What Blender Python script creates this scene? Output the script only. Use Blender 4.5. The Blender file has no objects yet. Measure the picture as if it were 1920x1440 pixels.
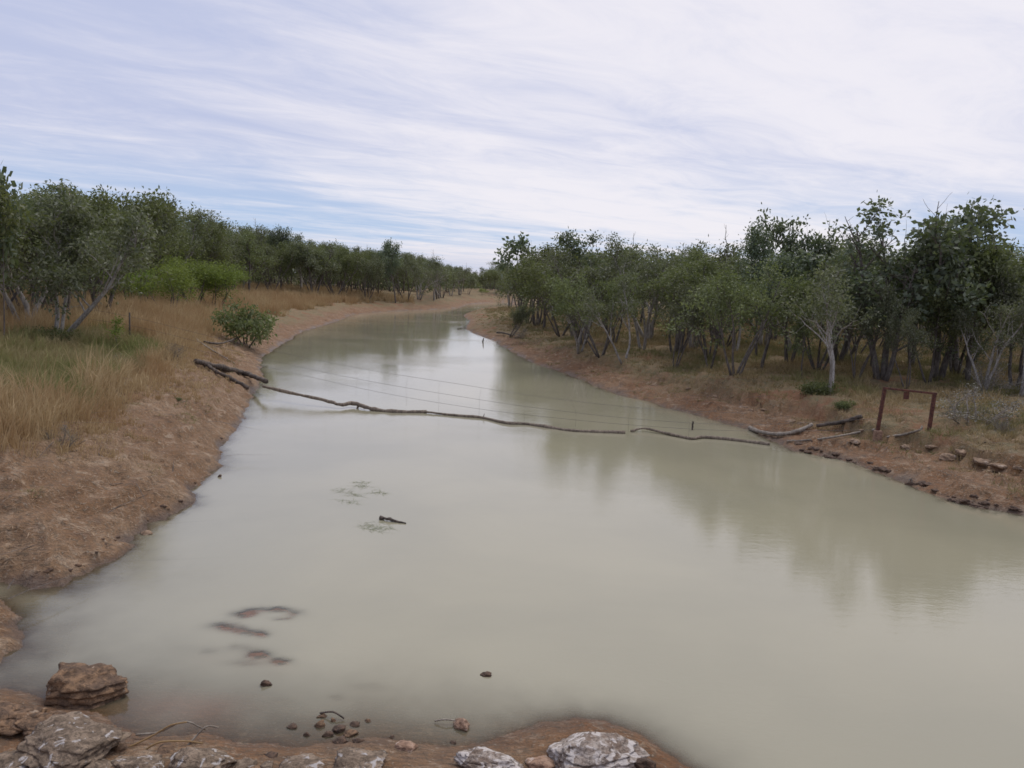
import bpy, math, random
import numpy as np
from mathutils import Vector, Matrix, Euler

SC = bpy.context.scene
R = math.radians

# ------------------------------------------------------------------ camera
CAM_H, PITCH, ROLL, FPX = 4.6, R(7.44), R(2.0), 1493.0
cam_d = bpy.data.cameras.new('camera')
cam_d.sensor_width = 36.0
cam_d.lens = 36.0 * FPX / 1920.0
cam_d.clip_start = 0.1
cam_d.clip_end = 6000
cam = bpy.data.objects.new('camera', cam_d)
SC.collection.objects.link(cam)
CAM_M = Matrix.Translation((0, 0, CAM_H)) @ Matrix.Rotation(R(90) - PITCH, 4, 'X') @ Matrix.Rotation(ROLL, 4, 'Z')
cam.matrix_world = CAM_M
SC.camera = cam
CROT = np.array(CAM_M.to_3x3())
SC.render.resolution_x, SC.render.resolution_y = 1024, 768

# ------------------------------------------------------------------ sky and sun
SUN_EL, SUN_AZ = R(62), R(35)           # azimuth measured to the right of the view direction (+Y)
world = bpy.data.worlds.new('World')
SC.world = world
world.use_nodes = True


class NT:
    """small helper round a node tree"""
    def __init__(self, tree):
        self.t = tree; self.n = tree.nodes; self.l = tree.links

    def node(self, kind, **kw):
        nd = self.n.new(kind)
        for k, v in kw.items():
            setattr(nd, k, v)
        return nd

    def put(self, sock, v):
        if v is None:
            return
        if isinstance(v, bpy.types.NodeSocket):
            self.l.new(v, sock)
        else:
            if isinstance(v, (tuple, list)) and len(v) == 3 and sock.type == 'RGBA':
                v = (*v, 1)
            sock.default_value = v

    def math(self, op, a, b=None, c=None, clamp=False):
        nd = self.node('ShaderNodeMath', operation=op, use_clamp=clamp)
        self.put(nd.inputs[0], a); self.put(nd.inputs[1], b)
        if c is not None: self.put(nd.inputs[2], c)
        return nd.outputs[0]

    def mix(self, f, a, b, blend='MIX'):
        nd = self.node('ShaderNodeMix', data_type='RGBA', blend_type=blend)
        self.put(nd.inputs[0], f); self.put(nd.inputs[6], a); self.put(nd.inputs[7], b)
        return nd.outputs[2]

    def ss(self, v, a, b):
        nd = self.node('ShaderNodeMapRange', interpolation_type='SMOOTHSTEP')
        self.put(nd.inputs[0], v); self.put(nd.inputs[1], a); self.put(nd.inputs[2], b)
        nd.inputs[3].default_value = 0; nd.inputs[4].default_value = 1
        return nd.outputs[0]

    def noise(self, vec, scale, detail=4, rough=0.55, dist=0.0):
        nd = self.node('ShaderNodeTexNoise')
        if vec is not None: self.l.new(vec, nd.inputs['Vector'])
        nd.inputs['Scale'].default_value = scale; nd.inputs['Detail'].default_value = detail
        nd.inputs['Roughness'].default_value = rough; nd.inputs['Distortion'].default_value = dist
        return nd.outputs['Fac']

    def xyz(self, x, y, z):
        nd = self.node('ShaderNodeCombineXYZ')
        self.put(nd.inputs[0], x); self.put(nd.inputs[1], y); self.put(nd.inputs[2], z)
        return nd.outputs[0]

    def sep(self, v):
        nd = self.node('ShaderNodeSeparateXYZ'); self.l.new(v, nd.inputs[0])
        return nd.outputs

    def vmul(self, v, s):
        nd = self.node('ShaderNodeVectorMath', operation='MULTIPLY')
        self.l.new(v, nd.inputs[0]); nd.inputs[1].default_value = s
        return nd.outputs[0]

    def attr(self, name):
        return self.node('ShaderNodeAttribute', attribute_name=name).outputs['Fac']


wt = NT(world.node_tree)
wt.n.clear()
sky = wt.node('ShaderNodeTexSky', sky_type='NISHITA', sun_disc=False)
sky.sun_elevation = SUN_EL
sky.sun_rotation = SUN_AZ
bg_sky = wt.node('ShaderNodeBackground'); wt.l.new(sky.outputs[0], bg_sky.inputs[0]); bg_sky.inputs[1].default_value = 0.10
tc = wt.node('ShaderNodeTexCoord')
gx, gy, gz = wt.sep(tc.outputs['Generated'])
zz = wt.math('ADD', wt.math('MAXIMUM', gz, 0.0), 0.045)
cu = wt.math('DIVIDE', gx, zz); cv = wt.math('DIVIDE', gy, zz)
# long cloud bands that run away to the right
a = R(52)
along = wt.math('ADD', wt.math('MULTIPLY', cu, math.sin(a)), wt.math('MULTIPLY', cv, math.cos(a)))
across = wt.math('SUBTRACT', wt.math('MULTIPLY', cu, math.cos(a)), wt.math('MULTIPLY', cv, math.sin(a)))
bands = wt.noise(wt.xyz(wt.math('MULTIPLY', along, 0.10), wt.math('MULTIPLY', across, 0.62), 3.1), 1.0, 5, 0.52, 0.5)
puff = wt.noise(wt.xyz(wt.math('MULTIPLY', along, 1.1), wt.math('MULTIPLY', across, 2.0), 0.7), 1.0, 6, 0.66, 0.6)
big = wt.noise(wt.xyz(wt.math('MULTIPLY', along, 0.12), wt.math('MULTIPLY', across, 0.22), 9.0), 1.0, 3, 0.5, 0.2)
# glow of the hidden sun through the cloud, to the right and up
sd = (math.sin(R(12)) * math.cos(R(24)), math.cos(R(12)) * math.cos(R(24)), math.sin(R(24)))
dotn = wt.node('ShaderNodeVectorMath', operation='DOT_PRODUCT')
wt.l.new(tc.outputs['Generated'], dotn.inputs[0]); dotn.inputs[1].default_value = sd
glow = wt.ss(dotn.outputs['Value'], 0.80, 0.995)
v = wt.math('ADD', wt.math('MULTIPLY', bands, 0.82), wt.math('MULTIPLY', puff, 0.80))
v = wt.math('ADD', v, wt.math('MULTIPLY', big, 0.55))
v = wt.math('ADD', v, wt.math('MULTIPLY', glow, 0.46))
thick = wt.ss(v, 1.00, 1.66)
low = wt.ss(gz, 0.02, 0.17)                     # clear blue gap towards the horizon
cloud_dark = wt.mix(low, (0.42, 0.58, 0.83), (0.54, 0.585, 0.79))
cloud_col = wt.mix(thick, cloud_dark, (0.90, 0.87, 0.93))
rose = wt.math('MULTIPLY', wt.math('SUBTRACT', 1.0, wt.ss(gz, 0.0, 0.055)), 0.55)
cloud_col = wt.mix(rose, cloud_col, (0.76, 0.70, 0.78))
bg_c = wt.node('ShaderNodeBackground'); wt.l.new(cloud_col, bg_c.inputs[0]); bg_c.inputs[1].default_value = 1.0
mixw = wt.node('ShaderNodeMixShader')
mixw.inputs[0].default_value = 0.93
wt.l.new(bg_sky.outputs[0], mixw.inputs[1]); wt.l.new(bg_c.outputs[0], mixw.inputs[2])
wo = wt.node('ShaderNodeOutputWorld'); wt.l.new(mixw.outputs[0], wo.inputs[0])

sun_d = bpy.data.lights.new('sun', 'SUN')
sun_d.energy = 1.8
sun_d.angle = R(45)
sun_d.color = (1.0, 0.95, 0.88)
sun = bpy.data.objects.new('sun', sun_d)
SC.collection.objects.link(sun)
sv = Vector((math.sin(SUN_AZ) * math.cos(SUN_EL), math.cos(SUN_AZ) * math.cos(SUN_EL), math.sin(SUN_EL)))
sun.rotation_euler = sv.to_track_quat('Z', 'Y').to_euler()

SC.view_settings.view_transform = 'Standard'
SC.view_settings.look = 'None'
SC.view_settings.exposure = 0.0
SC.view_settings.gamma = 1.0
SC.view_settings.use_curve_mapping = False
SC.cycles.filter_width = 1.6
SC.cycles.transparent_max_bounces = 12
SC.cycles.max_bounces = 6

# ------------------------------------------------------------------ helpers
def cam_ray(px, py):
    d = CROT @ np.array([(px - 960) / FPX, -(py - 720) / FPX, -1.0])
    return d / np.linalg.norm(d)


def on_z(px, py, z=0.0):
    d = cam_ray(px, py)
    t = (z - CAM_H) / d[2]
    return np.array([d[0] * t, d[1] * t, z])


def project(P):
    """world points (n,3) -> photograph pixels"""
    P = np.atleast_2d(P) - np.array([0, 0, CAM_H])
    c = P @ CROT
    w = np.maximum(-c[:, 2], 1e-3)
    return 960 + c[:, 0] / w * FPX, 720 - c[:, 1] / w * FPX, -c[:, 2]


def _hash(i, j, s):
    n = (i * 374761393 + j * 668265263 + s * 1442695041) & 0xFFFFFFFF
    n = ((n ^ (n >> 13)) * 1274126177) & 0xFFFFFFFF
    return ((n ^ (n >> 16)) & 0xFFFFFF) / float(0xFFFFFF)


def vnoise(x, y, seed=0):
    xi = np.floor(x).astype(np.int64); yi = np.floor(y).astype(np.int64)
    fx = x - xi; fy = y - yi
    fx = fx * fx * (3 - 2 * fx); fy = fy * fy * (3 - 2 * fy)
    a_ = _hash(xi, yi, seed); b_ = _hash(xi + 1, yi, seed)
    c_ = _hash(xi, yi + 1, seed); d_ = _hash(xi + 1, yi + 1, seed)
    return (a_ + (b_ - a_) * fx) * (1 - fy) + (c_ + (d_ - c_) * fx) * fy - 0.5


def fbm(x, y, s=1.0, octv=4, seed=0, rough=0.5):
    o = 0; amp = 1.0
    for k in range(octv):
        o = o + amp * vnoise(x * s + 17.3 * k, y * s - 9.1 * k, seed + k)
        s *= 2.03; amp *= rough
    return o


def sstep(x, a_, b_):
    t = np.clip((x - a_) / (b_ - a_), 0, 1)
    return t * t * (3 - 2 * t)


def mesh_np(name, V, F, mat, parent=None, attrs=None, smooth=True, link=True, matidx=None):
    """V (n,3); F (m,k) array or list of such arrays (k may differ)"""
    if not isinstance(F, list): F = [F]
    me = bpy.data.meshes.new(name)
    V = np.asarray(V, dtype=np.float32)
    me.vertices.add(len(V)); me.vertices.foreach_set('co', V.ravel())
    loops = np.concatenate([f.ravel() for f in F]).astype(np.int32)
    sizes = np.concatenate([np.full(len(f), f.shape[1], dtype=np.int32) for f in F])
    starts = np.concatenate([[0], np.cumsum(sizes)[:-1]]).astype(np.int32)
    me.loops.add(len(loops)); me.loops.foreach_set('vertex_index', loops)
    me.polygons.add(len(sizes)); me.polygons.foreach_set('loop_start', starts)
    me.polygons.foreach_set('loop_total', sizes)
    me.polygons.foreach_set('use_smooth', np.full(len(sizes), smooth, dtype=bool))
    for k, v_ in (attrs or {}).items():
        at = me.attributes.new(k, 'FLOAT', 'POINT')
        at.data.foreach_set('value', np.asarray(v_, dtype=np.float32))
    me.update(calc_edges=True)
    me.materials.append(mat)
    o = bpy.data.objects.new(name, me)
    if link: SC.collection.objects.link(o)
    if parent is not None: o.parent = parent
    return o


def tag(o, label=None, cat=None, group=None, kind=None):
    if label: o['label'] = label
    if cat: o['category'] = cat
    if group: o['group'] = group
    if kind: o['kind'] = kind
    return o


def empty(name, loc=(0, 0, 0), rz=0.0, sc=1.0):
    o = bpy.data.objects.new(name, None)
    SC.collection.objects.link(o)
    o.empty_display_size = 0.2
    o.location = loc; o.rotation_euler = (0, 0, rz); o.scale = (sc, sc, sc) if not isinstance(sc, tuple) else sc
    return o


def tube(pts, rad, sides=6, cap=True):
    """one swept tube -> V, quads, tris"""
    pts = np.asarray(pts, float); n = len(pts)
    tan = np.gradient(pts, axis=0)
    tan /= np.maximum(np.linalg.norm(tan, axis=1, keepdims=True), 1e-9)
    ref = np.array([0.0, 0, 1]) if abs(tan[0][2]) < 0.8 else np.array([1.0, 0, 0])
    V = []
    ang = np.linspace(0, 2 * np.pi, sides, endpoint=False)
    for i in range(n):
        u = np.cross(tan[i], ref); u /= max(np.linalg.norm(u), 1e-9)
        w = np.cross(tan[i], u)
        ref = -np.cross(tan[i], u) if False else ref
        V.append(pts[i] + rad[i] * (np.outer(np.cos(ang), u) + np.outer(np.sin(ang), w)))
    V = np.concatenate(V)
    i = np.arange(n - 1)[:, None] * sides; j = np.arange(sides)[None, :]; j2 = (j + 1) % sides
    Q = np.stack([i + j, i + j2, i + sides + j2, i + sides + j], -1).reshape(-1, 4)
    T = np.zeros((0, 3), int)
    if cap:
        V = np.concatenate([V, pts[:1], pts[-1:]])
        k0 = n * sides; jj = np.arange(sides)
        T = np.concatenate([np.stack([np.full(sides, k0), (jj + 1) % sides, jj], -1),
                            np.stack([np.full(sides, k0 + 1), (n - 1) * sides + jj, (n - 1) * sides + (jj + 1) % sides], -1)])
    return V, Q, T


def join_tubes(parts):
    V, Q, T, off = [], [], [], 0
    for v_, q, t in parts:
        V.append(v_); Q.append(q + off); T.append(t + off); off += len(v_)
    return np.concatenate(V), [np.concatenate(Q), np.concatenate(T)] if sum(len(t) for t in T) else [np.concatenate(Q)]


def smooth_path(ctrl, n=30):
    """Catmull-Rom through control points"""
    P = np.asarray(ctrl, float)
    P = np.concatenate([[2 * P[0] - P[1]], P, [2 * P[-1] - P[-2]]])
    out = []
    m = len(P) - 3
    for t in np.linspace(0, m - 1e-6, n):
        k = int(t); u = t - k
        p0, p1, p2, p3 = P[k:k + 4]
        out.append(0.5 * ((2 * p1) + (-p0 + p2) * u + (2 * p0 - 5 * p1 + 4 * p2 - p3) * u * u + (-p0 + 3 * p1 - 3 * p2 + p3) * u ** 3))
    return np.array(out)


# ------------------------------------------------------------------ materials
def material(name):
    m = bpy.data.materials.new(name); m.use_nodes = True
    t = NT(m.node_tree); t.n.clear()
    out = t.node('ShaderNodeOutputMaterial')
    p = t.node('ShaderNodeBsdfPrincipled')
    t.l.new(p.outputs[0], out.inputs[0])
    t.p = p; t.out = out
    return m, t


def bump(t, h, strength=0.5, dist=0.02):
    b = t.node('ShaderNodeBump'); t.put(b.inputs['Height'], h)
    b.inputs['Strength'].default_value = strength; b.inputs['Distance'].default_value = dist
    t.l.new(b.outputs[0], t.p.inputs['Normal'])
    return b


def m_ground():
    m, t = material('bank_soil')
    g = t.node('ShaderNodeNewGeometry').outputs['Position']
    right = t.attr('right'); wet = t.attr('wet'); veg = t.attr('veg')
    n1 = t.noise(g, 0.55, 6, 0.6, 0.4); n2 = t.noise(g, 3.2, 6, 0.62, 0.5); n3 = t.noise(g, 17.0, 5, 0.65)
    n4 = t.noise(t.vmul(g, (1.0, 2.5, 2.5)), 6.0, 5, 0.7, 1.2)
    left_c = t.mix(t.ss(n1, 0.38, 0.62), (0.255, 0.140, 0.066), (0.32, 0.200, 0.110))
    left_c = t.mix(t.ss(n2, 0.52, 0.70), left_c, (0.45, 0.325, 0.215))
    left_c = t.mix(t.math('MULTIPLY', t.ss(n2, 0.50, 0.30), 0.65), left_c, (0.15, 0.085, 0.050))
    right_c = t.mix(t.ss(n1, 0.40, 0.60), (0.225, 0.102, 0.038), (0.26, 0.145, 0.070))
    right_c = t.mix(t.ss(n2, 0.54, 0.68), right_c, (0.38, 0.265, 0.17))
    right_c = t.mix(t.math('MULTIPLY', t.ss(n2, 0.50, 0.34), 0.7), right_c, (0.12, 0.075, 0.045))
    c = t.mix(right, left_c, right_c)
    n5 = t.noise(t.vmul(g, (0.8, 2.0, 2.0)), 26.0, 4, 0.7, 0.8)
    c = t.mix(t.math('MULTIPLY', t.ss(n5, 0.50, 0.60), 0.45), c, (0.10, 0.072, 0.050))
    c = t.mix(t.math('MULTIPLY', t.ss(n4, 0.50, 0.62), 0.7), c, (0.13, 0.095, 0.06))     # dark litter
    c = t.mix(t.math('MULTIPLY', t.ss(n3, 0.56, 0.68), 0.45), c, (0.50, 0.42, 0.32))      # pale straw bits
    lit = t.mix(t.ss(n2, 0.40, 0.60), (0.26, 0.185, 0.095), (0.16, 0.145, 0.070))
    lit = t.mix(t.ss(n1, 0.52, 0.66), lit, (0.23, 0.105, 0.048))
    c = t.mix(t.math('MULTIPLY', veg, 0.75), c, lit)
    c = t.mix(t.math('MULTIPLY', wet, 0.80), c, (0.085, 0.052, 0.033))
    c = t.mix(t.math('MULTIPLY', t.attr('mound'), 0.95), c, (0.50, 0.20, 0.12))
    t.put(t.p.inputs['Base Color'], c)
    t.put(t.p.inputs['Roughness'], t.math('SUBTRACT', 0.95, t.math('MULTIPLY', wet, 0.5)))
    h = t.math('ADD', t.math('MULTIPLY', n2, 0.6), t.math('ADD', t.math('MULTIPLY', n3, 0.25), t.math('MULTIPLY', n4, 0.35)))
    bump(t, h, 1.0, 0.16)
    return m


def m_water():
    m, t = material('muddy_water')
    g = t.node('ShaderNodeNewGeometry').outputs['Position']
    depth = t.attr('depth')
    n = t.noise(g, 0.22, 4, 0.5, 0.3)
    c = t.mix(t.ss(n, 0.35, 0.65), (0.300, 0.276, 0.190), (0.340, 0.310, 0.212))
    t.put(t.p.inputs['Base Color'], c)
    t.p.inputs['Roughness'].default_value = 0.015
    t.p.inputs['IOR'].default_value = 1.60
    w1 = t.noise(t.vmul(g, (1.0, 2.6, 1.0)), 2.4, 4, 0.6, 0.6)
    w2 = t.noise(t.vmul(g, (1.0, 2.2, 1.0)), 11.0, 3, 0.6, 0.3)
    patch = t.ss(t.noise(t.vmul(g, (0.5, 1.0, 1.0)), 0.16, 3, 0.5, 0.5), 0.46, 0.66)
    hh = t.math('ADD', t.math('MULTIPLY', w1, 0.30), t.math('MULTIPLY', w2, t.math('ADD', 0.12, t.math('MULTIPLY', patch, 0.35))))
    b = bump(t, hh, 0.22, 0.028)
    clear = t.node('ShaderNodeBsdfTransparent'); clear.inputs[0].default_value = (0.80, 0.77, 0.68, 1)
    gl = t.node('ShaderNodeBsdfGlossy'); gl.inputs['Roughness'].default_value = 0.055
    t.l.new(b.outputs[0], gl.inputs['Normal'])
    fr = t.node('ShaderNodeFresnel'); fr.inputs[0].default_value = 1.33; t.l.new(b.outputs[0], fr.inputs[1])
    surf = t.node('ShaderNodeMixShader'); t.l.new(fr.outputs[0], surf.inputs[0]); t.l.new(clear.outputs[0], surf.inputs[1]); t.l.new(gl.outputs[0], surf.inputs[2])
    # turbidity: the water column turns opaque with depth
    op = t.math('SUBTRACT', 1.0, t.math('EXPONENT', t.math('MULTIPLY', depth, -19.0)))
    op = t.math('MAXIMUM', op, 0.0, clamp=True)
    mx = t.node('ShaderNodeMixShader'); t.l.new(op, mx.inputs[0]); t.l.new(surf.outputs[0], mx.inputs[1]); t.l.new(t.p.outputs[0], mx.inputs[2])
    t.l.new(mx.outputs[0], t.out.inputs[0])
    return m


def m_leaf(name, dark, mid, light, trans=0.25, rough=0.55, spec=0.35):
    m, t = material(name)
    r = t.attr('rnd'); cl = t.attr('clump')
    oi = t.node('ShaderNodeObjectInfo').outputs['Random']
    c = t.mix(t.ss(cl, 0.1, 0.9), dark, mid)
    c = t.mix(t.ss(r, 0.55, 1.0), c, light)
    hsv = t.node('ShaderNodeHueSaturation')
    t.put(hsv.inputs['Hue'], t.math('ADD', 0.487, t.math('MULTIPLY', oi, 0.026)))
    t.put(hsv.inputs['Value'], t.math('ADD', 0.78, t.math('MULTIPLY', oi, 0.44)))
    hsv.inputs['Saturation'].default_value = 0.95
    t.put(hsv.inputs['Color'], c)
    c = hsv.outputs[0]
    t.put(t.p.inputs['Base Color'], c)
    t.p.inputs['Roughness'].default_value = rough
    t.p.inputs['Specular IOR Level'].default_value = spec
    tr = t.node('ShaderNodeBsdfTranslucent'); t.put(tr.inputs[0], t.mix(0.5, c, (0.20, 0.26, 0.04)))
    mx = t.node('ShaderNodeMixShader'); mx.inputs[0].default_value = trans
    t.l.new(t.p.outputs[0], mx.inputs[1]); t.l.new(tr.outputs[0], mx.inputs[2]); t.l.new(mx.outputs[0], t.out.inputs[0])
    return m


def m_bark(name, a_, b_, scale=5.0):
    m, t = material(name)
    g = t.node('ShaderNodeTexCoord').outputs['Object']
    n = t.noise(t.vmul(g, (1, 1, 0.25)), scale * 3, 5, 0.65, 0.4); n2 = t.noise(g, scale * 0.5, 3, 0.5)
    c = t.mix(t.ss(n, 0.36, 0.64), a_, b_)
    c = t.mix(t.math('MULTIPLY', t.ss(n2, 0.5, 0.7), 0.6), c, tuple(x * 0.55 for x in a_))
    t.put(t.p.inputs['Base Color'], c); t.p.inputs['Roughness'].default_value = 0.9
    bump(t, n, 0.7, 0.02)
    return m


def m_blade(name, a_, b_, c_, trans=0.3):
    m, t = material(name)
    r = t.attr('rnd')
    g = t.node('ShaderNodeNewGeometry').outputs['Position']
    n = t.noise(g, 0.35, 3, 0.5)
    c = t.mix(t.ss(r, 0.0, 0.7), a_, b_)
    c = t.mix(t.math('MULTIPLY', t.ss(n, 0.42, 0.60), 0.75), c, c_)
    t.put(t.p.inputs['Base Color'], c); t.p.inputs['Roughness'].default_value = 0.8
    t.p.inputs['Specular IOR Level'].default_value = 0.2
    tr = t.node('ShaderNodeBsdfTranslucent'); t.put(tr.inputs[0], c)
    mx = t.node('ShaderNodeMixShader'); mx.inputs[0].default_value = trans
    t.l.new(t.p.outputs[0], mx.inputs[1]); t.l.new(tr.outputs[0], mx.inputs[2]); t.l.new(mx.outputs[0], t.out.inputs[0])
    return m


def m_rock(name, a_, b_, lich=(0.62, 0.57, 0.55), amount=0.5, scale=4.0):
    m, t = material(name)
    g = t.node('ShaderNodeTexCoord').outputs['Object']
    nz = t.node('ShaderNodeNewGeometry').outputs['Normal']
    up = t.sep(nz)[2]
    n1 = t.noise(t.vmul(g, (1, 1, 2.2)), scale, 6, 0.62, 0.6); n2 = t.noise(g, scale * 4, 5, 0.7, 0.3); n3 = t.noise(g, scale * 1.4, 5, 0.6, 0.8)
    c = t.mix(t.ss(n1, 0.38, 0.62), a_, b_)
    c = t.mix(t.math('MULTIPLY', t.ss(n2, 0.52, 0.40), 0.6), c, tuple(x * 0.35 for x in a_))
    lo = 0.70 - 0.35 * amount
    lf = t.math('MULTIPLY', t.ss(n3, lo, lo + 0.07), t.ss(up, -0.1, 0.5))
    c = t.mix(t.math('MULTIPLY', lf, 0.9), c, lich)
    t.put(t.p.inputs['Base Color'], c); t.p.inputs['Roughness'].default_value = 0.88
    bump(t, t.math('ADD', n1, t.math('MULTIPLY', n2, 0.4)), 0.9, 0.05)
    return m


def m_rust():
    m, t = material('rusty_steel')
    g = t.node('ShaderNodeTexCoord').outputs['Object']
    n = t.noise(g, 14, 5, 0.65, 0.3)
    c = t.mix(t.ss(n, 0.35, 0.65), (0.060, 0.022, 0.018), (0.16, 0.058, 0.035))
    t.put(t.p.inputs['Base Color'], c); t.p.inputs['Roughness'].default_value = 0.8
    bump(t, n, 0.4, 0.005)
    return m


M_GROUND, M_WATER, M_RUST = m_ground(), m_water(), m_rust()
M_LEAF = m_leaf('grey_green_leaves', (0.095, 0.102, 0.055), (0.155, 0.160, 0.088), (0.27, 0.27, 0.19), 0.36)
M_LEAF2 = m_leaf('olive_leaves', (0.095, 0.106, 0.040), (0.155, 0.172, 0.066), (0.23, 0.245, 0.12), 0.36)
M_LEAFB = m_leaf('broad_blue_green_leaves', (0.085, 0.106, 0.064), (0.132, 0.160, 0.094), (0.23, 0.255, 0.17), 0.34, 0.45)
M_LEAFG = m_leaf('bright_green_leaves', (0.115, 0.160, 0.022), (0.20, 0.27, 0.040), (0.30, 0.37, 0.08), 0.45)
M_LEAFD = m_leaf('dry_grey_leaves', (0.10, 0.09, 0.07), (0.17, 0.155, 0.13), (0.25, 0.23, 0.20), 0.1)
M_BARK = m_bark('dark_bark', (0.085, 0.070, 0.058), (0.19, 0.16, 0.135))
M_PALE = m_bark('pale_bark', (0.23, 0.20, 0.17), (0.42, 0.385, 0.34))
M_LOG = m_bark('grey_log_wood', (0.14, 0.105, 0.075), (0.28, 0.225, 0.165))
M_LOGD = m_bark('dark_log_wood', (0.055, 0.045, 0.035), (0.14, 0.105, 0.08))
M_LOGP = m_bark('bleached_log_wood', (0.21, 0.17, 0.13), (0.35, 0.30, 0.24))
M_STRAW = m_blade('dry_grass_blades', (0.40, 0.28, 0.14), (0.54, 0.41, 0.23), (0.40, 0.26, 0.13))
M_GREEN = m_blade('green_grass_blades', (0.17, 0.19, 0.06), (0.27, 0.27, 0.10), (0.34, 0.26, 0.14))
M_WEED = m_blade('water_weed_blades', (0.27, 0.29, 0.18), (0.33, 0.34, 0.23), (0.30, 0.32, 0.21))
M_SHORT = m_blade('short_grass_blades', (0.24, 0.18, 0.085), (0.40, 0.30, 0.16), (0.20, 0.20, 0.075))
M_LITTER = m_blade('litter_blades', (0.20, 0.13, 0.08), (0.46, 0.35, 0.24), (0.30, 0.20, 0.12), 0.1)
M_ROCKB = m_rock('brown_rock', (0.12, 0.072, 0.042), (0.27, 0.160, 0.085), (0.36, 0.27, 0.19), 0.25, 5)
M_ROCKL = m_rock('lichen_rock', (0.15, 0.105, 0.068), (0.30, 0.22, 0.15), (0.50, 0.46, 0.43), 0.34, 7)
M_ROCKW = m_rock('white_rock', (0.20, 0.14, 0.10), (0.46, 0.39, 0.33), (0.60, 0.54, 0.49), 0.55, 6)
M_ROCKP = m_rock('pinkish_rock', (0.32, 0.19, 0.12), (0.44, 0.29, 0.20), (0.55, 0.44, 0.36), 0.4, 5)
M_ROCKD = m_rock('wet_dark_rock', (0.075, 0.046, 0.030), (0.16, 0.095, 0.058), (0.22, 0.14, 0.09), 0.2, 6)
M_ROCKS = m_rock('sandstone', (0.22, 0.14, 0.085), (0.36, 0.25, 0.16), (0.48, 0.38, 0.29), 0.4, 3)

# ------------------------------------------------------------------ shape of the water
left_px = [(960, 566), (925, 567), (880, 570), (862, 577), (800, 581), (740, 583), (700, 586), (660, 590), (640, 600), (600, 612), (565, 622),
           (538, 640), (520, 652), (492, 668), (484, 680), (490, 700), (484, 722), (470, 740), (463, 765), (448, 800), (422, 840),
           (408, 878), (376, 905), (362, 945), (318, 965), (280, 990), (232, 1020), (212, 1050), (165, 1078), (120, 1100), (40, 1103), (0, 1096),
           (-160, 1080), (-160, 1128), (0, 1130), (40, 1160), (28, 1205), (0, 1248), (-50, 1262), (-60, 1290), (0, 1290), (60, 1300), (110, 1325),
           (190, 1340), (222, 1370), (250, 1388), (320, 1385), (380, 1378), (440, 1395), (560, 1402), (640, 1395), (700, 1385), (760, 1397), (860, 1400), (950, 1375),
           (1020, 1352), (1080, 1345), (1130, 1352), (1190, 1375), (1250, 1410), (1310, 1445), (1380, 1500), (1600, 1640)]
right_px = [(2500, 1640), (2500, 1150), (2200, 1045), (1920, 968), (1850, 955), (1780, 940), (1740, 922), (1700, 908), (1640, 885), (1600, 868), (1560, 860),
            (1510, 850), (1480, 845), (1455, 830), (1400, 805), (1330, 785), (1250, 765), (1215, 752), (1180, 745), (1120, 725), (1060, 700), (1000, 680), (960, 660),
            (930, 640), (905, 630), (885, 624), (872, 615), (882, 602), (868, 592), (884, 584), (905, 580), (960, 574)]
POLY = np.array([on_z(x, y)[:2] for x, y in left_px + right_px])


def poly_sd(X, Y):
    """distance to the waterline, negative inside the water"""
    shp = X.shape; X = X.ravel(); Y = Y.ravel()
    best = np.full(X.shape, 1e9); inside = np.zeros(X.shape, bool)
    n = len(POLY)
    for i in range(n):
        x0, y0 = POLY[i]; x1, y1 = POLY[(i + 1) % n]
        dx, dy = x1 - x0, y1 - y0
        t = np.clip(((X - x0) * dx + (Y - y0) * dy) / (dx * dx + dy * dy + 1e-12), 0, 1)
        d2 = (X - x0 - t * dx) ** 2 + (Y - y0 - t * dy) ** 2
        best = np.minimum(best, d2)
        if abs(dy) > 1e-12:
            c_ = ((y0 > Y) != (y1 > Y)) & (X < dx * (Y - y0) / dy + x0)
            inside ^= c_
    d = np.sqrt(best)
    return np.where(inside, -d, d).reshape(shp)


ctr = np.array([[on_z(x, y)[1], on_z(x, y)[0]] for x, y in
                [(1100, 1440), (1100, 1200), (1150, 1000), (1000, 850), (870, 760), (790, 700), (740, 660), (745, 620), (800, 595), (860, 582), (920, 574)]])
ctr = ctr[np.argsort(ctr[:, 0])]
# shallows, shoals and stones' mounds: (px, py, rx, ry, top z, plane z)
BUMPS = []
for px, py, rx, ry, top in [(462, 1151, .28, .16, -.010), (515, 1143, .36, .14, -.008), (555, 1152, .20, .14, -.012),
                            (425, 1174, .28, .17, -.006), (462, 1184, .24, .16, -.010), (490, 1189, .16, .12, -.006),
                            (447, 1214, .18, .15, -.004), (485, 1226, .22, .15, -.009), (527, 1240, .16, .12, -.008),
                            (392, 1222, .16, .12, -.05), (365, 1312, .40, .25, -.060), (430, 1365, .35, .15, -.05), (280, 1244, .5, .2, -.075),
                            (530, 1160, .2, .08, -.03), (690, 1290, .2, .1, -.05), (630, 1308, .1, .06, -.035), (527, 1316, .15, .08, -.035),
                            (350, 1230, .7, .35, -.085), (560, 1330, .6, .3, -.08), (460, 1244, .25, .1, -.045)]:
    p = on_z(px, py)
    BUMPS.append((p[0], p[1], rx, ry, top))


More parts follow.
